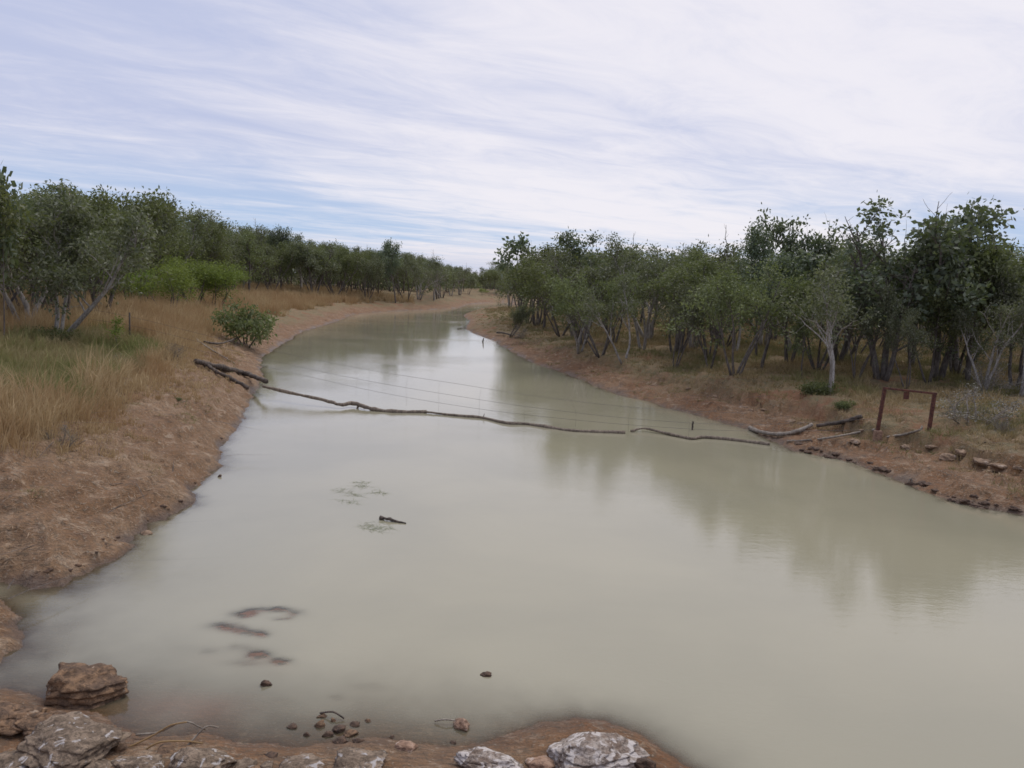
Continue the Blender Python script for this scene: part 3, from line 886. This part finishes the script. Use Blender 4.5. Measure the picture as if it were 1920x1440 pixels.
def area_points(rng, n, rmin, rmax, test, amax=R(36), power=1.0):
    r_ = rmin * (rmax / rmin) ** rng.random(n) if power == 0 else rmin + (rmax - rmin) * rng.random(n) ** power
    a_ = rng.uniform(-amax, amax, n)
    x_, y_ = r_ * np.sin(a_), r_ * np.cos(a_)
    h_, d_, rt, nr = hgt(x_, y_, True)
    ok = test(x_, y_, d_, rt, nr)
    return np.stack([x_, y_, h_], 1)[ok], d_[ok]


rng = np.random.default_rng(31)


def left_grass(x, y, d, rt, nr):
    lim = 1.9 - 0.7 * sstep(y, 19, 25) + 2.4 * sstep(y, 42, 62) + 1.5 * fbm(x, y, 0.45, 3, 71) + 1.2 * fbm(x, y, 1.6, 2, 79)
    return (rt < 0.5) & (d > lim) & (y > 8) & (rng.random(len(x)) < 0.95)


def is_green(P):
    px, py, _ = project(P)
    g1 = np.exp(-((px - 70) / 170) ** 2 - ((py - 700) / 70) ** 2) + 0.5 * np.exp(-((px - 170) / 120) ** 2 - ((py - 650) / 60) ** 2)
    return g1 + 0.55 * fbm(P[:, 0], P[:, 1], 0.45, 3, 91) > 0.52


P, dd = area_points(rng, 120000, 10, 120, left_grass, power=1.2)
near_p = P[:, 1]
gm = is_green(P) & (np.hypot(P[:, 0], P[:, 1]) < 40)
hgrass = 0.85 * sstep(dd, 1.8, 3.6) + 0.2
V, Fs, rn = blades(rng, P[~gm], 9, hgrass[~gm], 0.34, 0.0085, 0.13)
tag(mesh_np('dry_grass', V, Fs, M_STRAW, attrs={'rnd': rn}, smooth=False), 'tall straw coloured grass on the left bank', 'grass', kind='stuff')
V, Fs, rn = blades(rng, P[gm], 13, 0.6, 0.5, 0.0095, 0.13)
tag(mesh_np('green_grass', V, Fs, M_GREEN, attrs={'rnd': rn}, smooth=False), 'greenish grass patches within the dry grass of the left bank', 'grass', kind='stuff')

P, dd = area_points(rng, 105000, 13, 110, lambda x, y, d, rt, nr: (rt > 0.5) & (d > 1.1 + 2.0 * fbm(x, y, 0.6, 3, 72)) & (fbm(x, y, 0.8, 3, 73) > -0.20), power=1.2)
V, Fs, rn = blades(rng, P, 7, 0.12 + 0.26 * sstep(dd, 1.5, 5), 0.6, 0.009, 0.14)
tag(mesh_np('short_grass', V, Fs, M_SHORT, attrs={'rnd': rn}, smooth=False), 'short brownish grass and ground cover on the right bank', 'grass', kind='stuff')

P, dd = area_points(rng, 80000, 9, 60, lambda x, y, d, rt, nr: (d > 0.25) & (d < 4.5) & (nr < 0.5) & (fbm(x, y, 0.7, 3, 74) > -0.15), power=1.1)
V, Fs, rn = blades(rng, P, 3, 0.13, 2.8, 0.008, 0.10, 0.75)
tag(mesh_np('ground_litter', V, Fs, M_LITTER, attrs={'rnd': rn}, smooth=False), 'flattened straw and twigs lying on the bare banks', 'litter', kind='stuff')

P, dd = area_points(rng, 60000, 9, 60, lambda x, y, d, rt, nr: (rt < 0.5) & (d > 0.8) & (d < 4.2) & (nr < 0.5) & (fbm(x, y, 1.1, 3, 75) + 0.10 * (d - 2) > 0.08), power=1.1)
V, Fs, rn = blades(rng, P, 6, 0.11, 1.1, 0.007, 0.08)
tag(mesh_np('sparse_tufts', V, Fs, M_SHORT, attrs={'rnd': rn}, smooth=False), 'sparse small grass tufts on the bare slope of the left bank', 'grass', kind='stuff')


P, dd = area_points(rng, 2600, 10, 90, lambda x, y, d, rt, nr: (d > 0.15) & (d < 14) & (nr < 0.5), power=1.1)
V, Fs, rn = blades(rng, P, 1, 0.75, 5.0, 0.022, 0.3, 0.6)
tag(mesh_np('fallen_twigs', V, Fs, M_LOGD, attrs={'rnd': rn}, smooth=False), 'dark fallen twigs and bark strewn over both banks', 'twigs', kind='stuff')

# ------------------------------------------------------------------ rocks
def rock_mesh(seed, sx, sy, sz, sub=4, rough=0.28, layered=0.5, tilt=0.0):
    import bmesh
    bm = bmesh.new(); bmesh.ops.create_icosphere(bm, subdivisions=sub, radius=1.0)
    me = bpy.data.meshes.new('rock'); bm.to_mesh(me); bm.free()
    n = len(me.vertices); co = np.zeros(n * 3, np.float32); me.vertices.foreach_get('co', co); co = co.reshape(-1, 3).astype(float)
    rg_ = np.random.default_rng(seed)
    # cut by random planes to get flat faces, then roughen
    r_ = np.ones(n)
    for k in range(20):
        nv = rg_.normal(size=3); nv /= np.linalg.norm(nv)
        dd_ = rg_.uniform(0.52, 0.88)
        c_ = co @ nv
        r_ = np.where(c_ * r_ > dd_, dd_ / np.maximum(c_, 1e-3), r_)
    p = co * r_[:, None]
    nn = fbm(p[:, 0] * 1.7 + seed, p[:, 1] * 1.7 + p[:, 2] * 2.1, 1.3, 4, seed, 0.6)
    n2 = fbm(p[:, 0] * 5 + seed, p[:, 1] * 5 - p[:, 2] * 6, 1.3, 4, seed + 5, 0.7)
    p = p * (1 + 0.55 * rough * nn + 0.28 * rough * n2)[:, None]
    # bedding: shelves along z
    z = p[:, 2]; st = 0.22
    zs = np.round(z / st + 0.5 * nn) * st
    lay = 1 + layered * 0.08 * np.sin(z / st * 2 * np.pi + 3 * nn)
    p[:, :2] *= lay[:, None]
    p[:, 2] = z * (1 - 0.4 * layered) + zs * 0.4 * layered
    p = p * np.array([sx, sy, sz])
    me.vertices.foreach_set('co', p.astype(np.float32).ravel())
    me.polygons.foreach_set('use_smooth', np.ones(len(me.polygons), bool))
    me.update()
    return me


def rock(name, px, py, wpx, hpx, mat, label, seed, depth=0.8, zc=None, sub=4, rough=0.28, layered=0.5, rz=None, group=None, cat='rock', z_plane=None):
    """rock centred on a photo pixel, wpx by hpx pixels, resting in the ground or water"""
    P = pick(px, py + hpx * 0.25) if z_plane is None else on_z(px, py + hpx * 0.25, z_plane)
    dist = math.dist((0, 0, CAM_H), P)
    k = dist / FPX
    sx = wpx * k / 2 * 1.12
    vis_h = hpx * k
    elev = math.asin((CAM_H - P[2]) / dist)
    sy = sx * depth
    sz = max((vis_h - 2 * sy * math.sin(elev) * 0.55) / math.cos(elev), 0.30 * sx)
    me = rock_mesh(seed, sx, sy, sz, sub, rough, layered)
    o = bpy.data.objects.new(name, me); SC.collection.objects.link(o)
    me.materials.append(mat)
    o.location = (P[0], P[1], P[2] + (sz * 0.12 if zc is None else zc))
    o.rotation_euler = (0, 0, 0 if rz is None else rz)
    tag(o, label, cat, group)
    return o


rock('boulder', 157, 1285, 158, 74, M_ROCKB, 'big flat brown boulder standing alone in the shallow water', 3, 0.75, sub=5, layered=0.7)
rock('boulder', 130, 1392, 190, 62, M_ROCKL, 'largest lichen spotted boulder in the bottom corner of the shore', 5, 0.8, sub=5, zc=0.03)
rock('boulder', 20, 1345, 120, 42, M_ROCKB, 'dark brown ledge rock at the left edge above the lichen spotted rubble', 8, 0.6, sub=5, layered=0.8, zc=0.03)
rock('boulder', 95, 1362, 110, 34, M_ROCKB, 'tan rock between the dark ledge rock and the largest lichen boulder', 9, 0.7, sub=5, layered=0.7, zc=0.02)
rock('boulder', 385, 1420, 112, 50, M_ROCKL, 'rough grey brown boulder at the end of the curled dead reeds', 12, 0.8, sub=5)
rock('boulder', 262, 1430, 120, 34, M_ROCKL, 'low lichen spotted rock between the largest and the rough boulder', 15, 0.7, sub=5, zc=-0.03)
rock('boulder', 30, 1420, 120, 44, M_ROCKL, 'white flecked rock at the very corner of the shore', 16, 0.7, sub=5, zc=-0.03)
for i, (px, py, w_, h_, tx) in enumerate([(215, 1400, 46, 20, 'brown rubble stone right of the largest lichen boulder'), (180, 1436, 60, 22, 'rubble stone at the lower edge below the largest boulder'),
                                          (310, 1404, 40, 14, 'flat rubble stone under the arching reeds'), (455, 1432, 50, 16, 'flat rubble stone right of the rough boulder'),
                                          (62, 1330, 44, 16, 'small brown stone against the ledge rock near the big boulder'), (500, 1434, 36, 12, 'small flat stone left of the low grey stone')]):
    rock('rubble_stone', px, py, w_, h_, M_ROCKL if i % 2 else M_ROCKB, tx, 60 + i, 0.8, sub=4, zc=-0.01, rz=i * 1.0)
rock('white_rock', 1105, 1414, 195, 46, M_ROCKW, 'large layered cream white rock on the brown mound', 21, 0.7, sub=5, layered=0.8, rough=0.2)
rock('white_rock', 915, 1432, 110, 26, M_ROCKW, 'small cream slab left of the large white rock', 22, 0.7, sub=5, layered=1.0)
rock('white_rock', 1020, 1430, 60, 24, M_ROCKP, 'pinkish chip touching the large white rock', 26, 0.7)
rock('dark_rock', 1212, 1432, 44, 24, M_ROCKD, 'dark rock against the right side of the large white rock', 23, 0.8)
rock('grey_rock', 670, 1426, 110, 40, M_ROCKL, 'flat grey rock at the lower edge below the small wet stones', 24, 0.7)
rock('grey_rock', 560, 1436, 90, 26, M_ROCKL, 'low grey stone left of the flat grey rock', 28, 0.7)
rock('pink_stone', 765, 1397, 38, 18, M_ROCKP, 'pink stone lying on the edge of the mud', 25, 0.8)
rock('brown_stone', 866, 1357, 36, 22, M_ROCKP, 'pinkish brown stone in the water with a straw beside it', 27, 0.9, z_plane=0)
rock('brown_stone', 497, 1280, 24, 13, M_ROCKD, 'small brown stone alone in the water below the red shoals', 31, 0.8, z_plane=0)
rock('dark_stone', 912, 1264, 22, 10, M_ROCKD, 'small dark stone farthest out in the open shallow water', 32, 0.8, z_plane=0)
rock('dark_stone', 412, 893, 7, 5, M_ROCKD, 'tiny dark lump floating near the left waterline', 33, 0.8, z_plane=0)
STONE = ['upper left of the cluster', 'centre top of the cluster', 'upper right of the cluster', 'biggest on the right', 'leftmost of the cluster', 'lower left of the middle', 'tiny one at the upper right', 'lowest in the middle',
         'lowest at the right', 'under the bent stalk', 'tiny one left of the middle', 'flat one lying alone far left', 'tiny one touching the centre', 'tiny one below the straw stalk', 'tiny one left of the pink stone']
small = [(600, 1358, 22, 14), (638, 1366, 26, 14), (665, 1356, 20, 10), (655, 1374, 28, 12), (548, 1362, 24, 10), (613, 1376, 20, 10), (690, 1352, 12, 6), (640, 1388, 30, 14), (672, 1388, 24, 12),
         (605, 1342, 20, 6), (575, 1376, 14, 8), (508, 1415, 26, 10), (625, 1350, 14, 8), (850, 1392, 12, 6), (735, 1382, 10, 5)]
for i, (px, py, w_, h_) in enumerate(small):
    rock('wet_stone', px, py, w_, h_, M_ROCKD if i % 3 else M_ROCKB, 'small wet stone at the muddy edge, ' + STONE[i], 40 + i, 0.8, sub=3,
         group='small wet stones at the near water edge', cat='stone')
SHOAL = ['leftmost of the upper reddish shoal', 'middle and widest of the upper reddish shoal', 'rightmost of the upper reddish shoal', 'left end of the middle reddish shoal', 'right end of the middle reddish shoal', 'left end of the lower reddish shoal', 'middle of the lower reddish shoal', 'right end of the lower reddish shoal']
shoal = [(455, 1150, 34), (520, 1142, 44), (560, 1153, 30), (425, 1172, 40), (463, 1184, 34), (447, 1214, 26), (487, 1227, 34), (527, 1240, 22)]
for i, (px, py, w_) in enumerate(shoal):
    o = rock('submerged_rock', px, py, w_, 14, M_ROCKB, 'rock under the murky water, ' + SHOAL[i], 70 + i, 0.6, sub=3, z_plane=-0.01,
             group='reddish rocks under the shallow water', cat='rock', zc=-0.02)
    o.scale = (0.8, 0.8, 0.12); o.location.z = -0.014
rng = np.random.default_rng(77)
# pale stones of the ledge along the right bank
led = [(1395, 762, 22), (1412, 768, 18), (1432, 770, 24), (1460, 778, 22), (1478, 786, 26), (1500, 790, 22), (1520, 796, 20), (1370, 752, 18), (1345, 745, 20), (1290, 730, 18),
       (1545, 800, 24), (1570, 812, 30), (1600, 818, 34), (1620, 806, 22), (1745, 846, 40), (1775, 852, 36), (1805, 856, 30), (1840, 862, 36), (1880, 868, 40), (1910, 880, 30), (1700, 838, 26), (1230, 712, 18)]
led.sort()
nl = sum(q[0] < 1650 for q in led)
ORDL = ['first', 'second', 'third', 'fourth', 'fifth', 'sixth', 'seventh', 'eighth', 'ninth', 'tenth', 'eleventh', 'twelfth', 'thirteenth', 'fourteenth', 'fifteenth', 'sixteenth']
for i, (px, py, w_) in enumerate(led):
    w_ *= rng.uniform(0.45, 1.15); px += rng.normal() * 3; py += rng.normal() * 3.5
    rock('ledge_stone', px, py, w_, w_ * 0.3, M_ROCKS, f"pale ledge stone on the right bank, {ORDL[nl - 1 - i] if i < nl else ORDL[i - nl]} one {'left' if i < nl else 'right'} of the rusty frame", 100 + i, 0.8, sub=3,
         group='pale stones along the ledge of the right bank', cat='stone', zc=-0.02, rough=0.5, rz=rng.uniform(0, 6))
ORD = ['first', 'second', 'third', 'fourth', 'fifth', 'sixth', 'seventh', 'eighth', 'ninth', 'tenth', 'eleventh', 'twelfth', 'thirteenth', 'fourteenth', 'fifteenth',
       'sixteenth', 'seventeenth', 'eighteenth', 'nineteenth', 'twentieth', 'twenty-first', 'twenty-second', 'twenty-third', 'twenty-fourth', 'twenty-fifth', 'twenty-sixth']
# dark clods that break off along the right waterline
cl_ = []
for i in range(46):
    t = rng.random() ** 0.8
    px = np.interp(t, [0, .3, 1], [1480, 1560, 1915]); py = np.interp(px, [1460, 1510, 1560, 1640, 1700, 1780, 1850, 1920], [832, 850, 859, 884, 907, 939, 954, 966]) - abs(rng.normal()) * 9 - 1
    cl_.append((px, py, rng.uniform(7, 22)))
cl_.sort()
for i, (px, py, w_) in enumerate(cl_):
    half = 'rusty frame' if i < 23 else 'right edge of view'
    n_ = ORD[i] if i < 23 else ORD[len(cl_) - 1 - i]
    lab = f"dark clod on the right waterline, {n_} one {'on from the floating line' if i < 23 else 'in from the right edge of view'}"
    rock('mud_clod', px, py, w_, w_ * 0.34, M_ROCKD, lab, 200 + i, 0.9, sub=3, group='dark clods along the right waterline', cat='clod', rough=0.55, zc=-0.01, rz=rng.uniform(0, 6))
lm_ = []
for i in range(26):
    px = rng.uniform(60, 430); py = np.interp(px, [0, 120, 232, 362, 430], [1085, 1085, 1010, 935, 835]) - abs(rng.normal()) * 14 - 2
    lm_.append((px, py, rng.uniform(6, 15)))
lm_.sort()
for i, (px, py, w_) in enumerate(lm_):
    lab = f"small lump on the lower left bank, {ORD[i]} one counted from the left edge of view"
    rock('mud_lump', px, py, w_, w_ * 0.35, M_ROCKD if i % 3 == 0 else M_ROCKB, lab, 300 + i, 0.8, sub=2, group='small lumps along the left waterline', cat='lump', rough=0.5, zc=-0.01)
rock('pale_stone', 275, 998, 26, 10, M_ROCKS, 'pale flat stone lying at the left waterline', 350, 0.8, sub=3)


# ------------------------------------------------------------------ logs and branches
def log(name, ctrl, r0, r1, mat, label, cat='log', n=44, wob=0.15, seed=1, branches=(), group=None):
    """ctrl: world points; a knobbly tapering trunk with side stubs"""
    rg_ = np.random.default_rng(seed)
    pts = smooth_path(ctrl, n)
    L = np.linalg.norm(np.diff(pts, axis=0), axis=1).sum()
    rd = np.linspace(r0, r1, n) * (1 + wob * np.interp(np.arange(n), np.arange(0, n, 3), rg_.normal(size=len(range(0, n, 3)))))
    pts[1:-1] += rg_.normal(size=(n - 2, 3)) * np.array([1, 1, 0.6]) * min(r0, r1 + 0.03) * 0.18
    c0 = pts[0].copy()
    parts = [tube(pts - c0, np.abs(rd) + 0.004, 9)]
    for t, dv, bl, br in branches:
        k = int(t * (n - 1))
        q, r3 = grow(rg_, pts[k] - c0, dv, bl, br, br * 0.45, 6, 0.18, 0.0)
        parts.append(tube(q, r3, 6))
    V, Fq = join_tubes(parts)
    o = mesh_np(name, V, Fq, mat)
    o.location = c0
    return tag(o, label, cat, group)


def W(px, py, z): return on_z(px, py, z)
def G(px, py, dz=0.05):
    P = pick(px, py); return np.array([P[0], P[1], P[2] + dz])


log('fallen_log', [G(366, 683, .10), G(420, 697, .12), G(460, 707, .14), W(499, 715, .55)], 0.10, 0.085, M_LOGD, 'thick dark log lying down the left bank to the water', seed=2)
log('fallen_branch', [G(385, 688, .08), G(405, 700, .08), G(432, 715, .10), G(466, 733, .08)], 0.06, 0.08, M_LOGD, 'shorter forked log below the thick dark one on the left bank', seed=3)
log('floating_log', [W(493, 724, .46), W(530, 733, .36), W(570, 742, .30), W(615, 752, .20), W(640, 759, .13), W(660, 756, .14), W(685, 763, .10), W(705, 768, .05), W(745, 772, .03), W(800, 772, .04)],
    0.050, 0.070, M_LOG, 'long crooked log bowed above the water from the left bank', seed=4, n=60, branches=[(0.62, (-0.1, -0.3, -1), 0.28, 0.05)])
log('floating_log', [W(797, 772, .05), W(860, 779, .03), W(905, 783, .03), W(950, 793, .03), W(990, 795, .03), W(1040, 803, .02), W(1080, 808, .02), W(1172, 811, .03)],
    0.035, 0.062, M_LOG, 'middle thin log of the floating line across the creek', seed=5, n=60, branches=[(0.3, (0.3, 0, .6), 0.15, 0.02)])
log('floating_log', [W(1183, 808, .04), W(1208, 803, .10), W(1240, 810, .06), W(1280, 819, .04), W(1300, 822, .04), W(1320, 819, .05), W(1370, 824, .03), W(1443, 833, .03)],
    0.028, 0.048, M_LOG, 'right hand crooked log of the floating line ending by the right bank', seed=6, n=60)
log('pale_log', [G(1405, 806, .06), G(1432, 816, .08), G(1466, 820, .10), G(1495, 814, .10), G(1522, 804, .12)], 0.06, 0.055, M_LOGP, 'pale curved log on the right waterline near the floating line', seed=7)
log('dark_log', [G(1531, 806, .12), G(1575, 801, .16), G(1614, 798, .22)], 0.055, 0.065, M_LOGD, 'straight dark log resting on the right bank left of the rusty frame', seed=8, wob=0.04, n=14)
log('pale_branch', [G(1475, 831, .04), G(1515, 829, .05), G(1560, 826, .07), G(1600, 818, .08), G(1640, 817, .08)], 0.022, 0.035, M_LOGP, 'thin pale branch on the slope below the dark log', cat='branch', seed=9)
log('grey_branch', [G(1662, 824, .06), G(1695, 826, .08), G(1722, 824, .10), G(1728, 812, .2)], 0.035, 0.02, M_LOGP, 'short grey branch right of the rusty frame foot', cat='branch', seed=10)
log('bare_branch', [G(362, 636, .12), G(378, 648, .10), G(400, 662, .08), G(440, 684, .05)], 0.035, 0.02, M_LOGP, 'slim bleached branch lying above the thick dark log', cat='branch', seed=11)
log('bare_branch', [G(383, 648, .15), G(412, 652, .2), G(440, 648, .35), G(468, 640, .55)], 0.045, 0.035, M_LOGD, 'dark branch reaching under the glossy overhanging shrub', cat='branch', seed=12, branches=[(.4, (-.4, -.4, -.1), .6, .03)])
log('floating_stick', [W(713, 971, .03), W(728, 973, .04), W(742, 977, .02), W(761, 981, .01)], 0.035, 0.008, M_LOGD, 'short thick brown stick floating in mid water', cat='stick', seed=13, n=16)
log('stick', [G(172, 628, .1), G(185, 629, .12)], 0.03, 0.02, M_LOGP, 'white bit of wood in the grass left of the sapling', cat='stick', seed=14, n=10)
log('straw_stalk', [W(815, 1352, .02), W(835, 1349, .05), W(858, 1352, .03)], 0.006, 0.004, M_LOGP, 'single straw stalk beside the pinkish brown stone in the water', cat='stalk', seed=15, n=14)
log('dead_stalk', [W(600, 1337, .02), W(625, 1335, .06), W(645, 1347, .02)], 0.006, 0.004, M_LOGD, 'bent dark stalk over the cluster of wet stones', cat='stalk', seed=16, n=14)
log('upright_stick', [W(1298, 806, 0.0), W(1296, 790, 0.0) * 0 + W(1298, 806, 0) + np.array([0.01, 0, 0.28])], 0.02, 0.03, M_LOGD, 'small dark stick hanging upright over the right hand floating log', cat='stick', seed=17, n=8)
log('dead_root', [G(932, 626, .1), G(945, 628, .15), G(958, 632, .1)], 0.08, 0.05, M_LOGD, 'dark root mass at the foot of the small leaning tree', cat='root', seed=18, n=14)
log('water_twig', [W(857, 616, .05), W(868, 615, .1), W(874, 613, .05)], 0.03, 0.02, M_LOGD, 'twig sticking from the right waterline near the bend', cat='twig', seed=19, n=8)
log('bank_snag', [W(905, 641, -.05), W(907, 634, .35)], 0.05, 0.02, M_LOGD, 'thin snag standing in the water off the right point', cat='snag', seed=20, n=8)

# curled dead reeds at the near shore
for i, c in enumerate([[(255, 1378, .05), (300, 1372, .08), (345, 1353, .22), (385, 1368, .12)], [(240, 1402, .05), (285, 1380, .12), (320, 1360, .22), (350, 1354, .24)],
                       [(350, 1400, .05), (368, 1380, .12), (388, 1362, .20), (410, 1364, .15)], [(265, 1410, .05), (300, 1392, .15), (350, 1390, .1), (380, 1394, .05)]]):
    log('dead_reed', [W(*q) for q in c], 0.006, 0.003, M_STRAW if i % 2 else M_LOGP, ['longest curled dry reed, reaching farthest over the water', 'curled reed arching highest behind the others', 'upright curled reed at the right of the reeds', 'lowest curled reed lying along the near shore'][i], cat='reed', seed=30 + i, n=22, group='curled reeds on the near shore')

# water weed just under the surface
rng = np.random.default_rng(9)
for lab, spots in (('faint green weed patch in mid water left of the floating stick', [(645, 922), (683, 912), (712, 924), (668, 930), (650, 940), (675, 906)]),
                   ('faint green weed tuft just below the floating stick', [(700, 985), (708, 990), (712, 993)])):
    Ps = []
    for px, py in spots:
        c = W(px, py, 0)
        for q in range(14):
            Ps.append(c + np.array([rng.normal() * 0.13, rng.normal() * 0.07, 0.0]))
    V, Fs, rn = blades(rng, np.array(Ps), 3, 0.11, 6.0, 0.006, 0.05, 1.0)
    V[:, 2] = 0.004 + 0.004 * rng.random(len(V))
    tag(mesh_np('water_weed', V, Fs, M_WEED, attrs={'rnd': rn}, smooth=False), lab, 'water weed', kind='stuff')


# ------------------------------------------------------------------ rusty frame on the right bank
def box_np(sx, sy, sz, c=(0, 0, 0), bev=0.008):
    import bmesh
    bm = bmesh.new(); bmesh.ops.create_cube(bm, size=1)
    for v_ in bm.verts: v_.co = Vector((v_.co.x * sx, v_.co.y * sy, v_.co.z * sz))
    bmesh.ops.bevel(bm, geom=bm.edges[:] + bm.verts[:], offset=bev, segments=2, affect='EDGES')
    for v_ in bm.verts: v_.co += Vector(c)
    return bm


def bm_obj(name, bm, mat, parent=None, loc=(0, 0, 0), rot=None):
    me = bpy.data.meshes.new(name); bm.to_mesh(me); bm.free(); me.materials.append(mat)
    o = bpy.data.objects.new(name, me); SC.collection.objects.link(o)
    if parent: o.parent = parent
    o.location = loc
    if rot is not None: o.rotation_mode = 'QUATERNION'; o.rotation_quaternion = rot
    return o


A = pick(1641, 826); B = pick(1741, 808)
ta = zat(1655, 730, A); tb = zat(1748, 740, B)
At = np.array([*(A[:2] + (on_z(1655, 800, A[2])[:2] - on_z(1641, 800, A[2])[:2]) * 0.55), ta])
Bt = np.array([*(B[:2] + (on_z(1748, 800, B[2])[:2] - on_z(1741, 800, B[2])[:2]) * 0.55), tb])
fr = empty('rusty_frame', tuple(A))
tag(fr, 'rusty steel goalpost frame standing on the right bank', 'frame')


def bar(name, p0, p1, w, d, mat, parent, origin):
    p0 = Vector(p0) - Vector(origin); p1 = Vector(p1) - Vector(origin)
    L = (p1 - p0).length
    q = (p1 - p0).to_track_quat('Z', 'Y')
    return bm_obj(name, box_np(w, d, L), mat, parent, (p0 + p1) / 2, q)


bar('post', A - np.array([0, 0, .25]), At, 0.085, 0.085, M_RUST, fr, A)
bar('post', B - np.array([0, 0, .25]), Bt, 0.085, 0.085, M_RUST, fr, A)
dirb = (Bt - At) / np.linalg.norm(Bt - At)
bar('top_rail', At - dirb * 0.05 + np.array([0, 0, .032]), Bt + dirb * 0.07 + np.array([0, 0, .032]), 0.055, 0.055, M_RUST, fr, A)
mid = At * 0.55 + Bt * 0.45
bar('hanging_plate', mid + np.array([0, 0, -.005]), mid - np.array([0, 0, .22]), 0.16, 0.012, M_RUST, fr, A)
bar('footing', A + np.array([0.03, -0.06, -.15]), A + np.array([0.03, -0.06, .30]), 0.20, 0.17, M_ROCKP, fr, A)

# ------------------------------------------------------------------ wire fence across the creek
LP = pick(243, 642)
lt = zat(250, 586, LP)
mwire, t = material('galvanised_wire')
t.p.inputs['Base Color'].default_value = (0.10, 0.09, 0.08, 1); t.p.inputs['Metallic'].default_value = 0.0; t.p.inputs['Roughness'].default_value = 0.6
fe = empty('wire_fence', tuple(LP))
tag(fe, 'sagging three strand wire fence strung across the creek above the logs', 'fence')
V_, Q_, T_ = tube(np.array([[0, 0, -.2], [.03, 0, lt - LP[2]]]) , [0.04, 0.035], 8)
o = mesh_np('fence_post', V_, [Q_, T_], M_LOGD, fe)
wires = [[(120, 572), (250, 595), (400, 632), (550, 666), (700, 695), (860, 720), (1000, 742), (1200, 765), (1400, 775), (1652, 762)],
         [(110, 590), (248, 611), (400, 648), (545, 684), (700, 716), (860, 743), (1000, 764), (1200, 786), (1400, 796), (1648, 785)],
         [(100, 610), (246, 627), (400, 664), (510, 690), (700, 733), (860, 761), (1000, 779), (1200, 798), (1400, 808), (1645, 806)]]
# vertical plane through the fence line
logline = [(493, 724, .46), (700, 767, .05), (860, 779, .03), (1172, 811, .03), (1443, 833, .03)]
plan = np.array([[LP[0] - 6, LP[1] + 3.0], [LP[0], LP[1]]] + [list(W(*q)[:2]) for q in logline] + [[A[0], A[1]]])


def on_fence(px, py):
    d_ = cam_ray(px, py)
    best = None
    for k in range(len(plan) - 1):
        p0, p1 = plan[k], plan[k + 1]
        M_ = np.array([[d_[0], -(p1 - p0)[0]], [d_[1], -(p1 - p0)[1]]])
        if abs(np.linalg.det(M_)) < 1e-9: continue
        s_, u_ = np.linalg.solve(M_, p0)
        if s_ > 0 and -0.02 <= u_ <= 1.02:
            best = np.array([0, 0, CAM_H]) + d_ * s_
            break
    return best


tracks = []
for w_ in wires:
    pts = [on_fence(*q) for q in w_]
    pts = [p for p in pts if p is not None]
    path = smooth_path(pts, 90)
    tracks.append(path)
    V_, Q_, T_ = tube(path - LP, np.full(90, 0.0042), 4)
    mesh_np('wire', V_, [Q_, T_], mwire, fe)
for px in (555, 610, 668, 695, 760, 822, 900, 985, 1080, 1180, 1298):
    pp = []
    for tr in tracks:
        qx, qy, _ = project(tr)
        k = np.argmin(abs(qx - px)); pp.append(tr[k])
    bot = pp[-1].copy(); bot[2] = max(bot[2] - 0.30, 0.05)
    pp = np.array(pp + [bot]); pp[:, :2] = pp[0, :2] * 0.5 + pp[:, :2] * 0.5
    V_, Q_, T_ = tube(pp - LP, np.full(len(pp), 0.0022), 4)
    mesh_np('dropper', V_, [Q_, T_], mwire, fe)
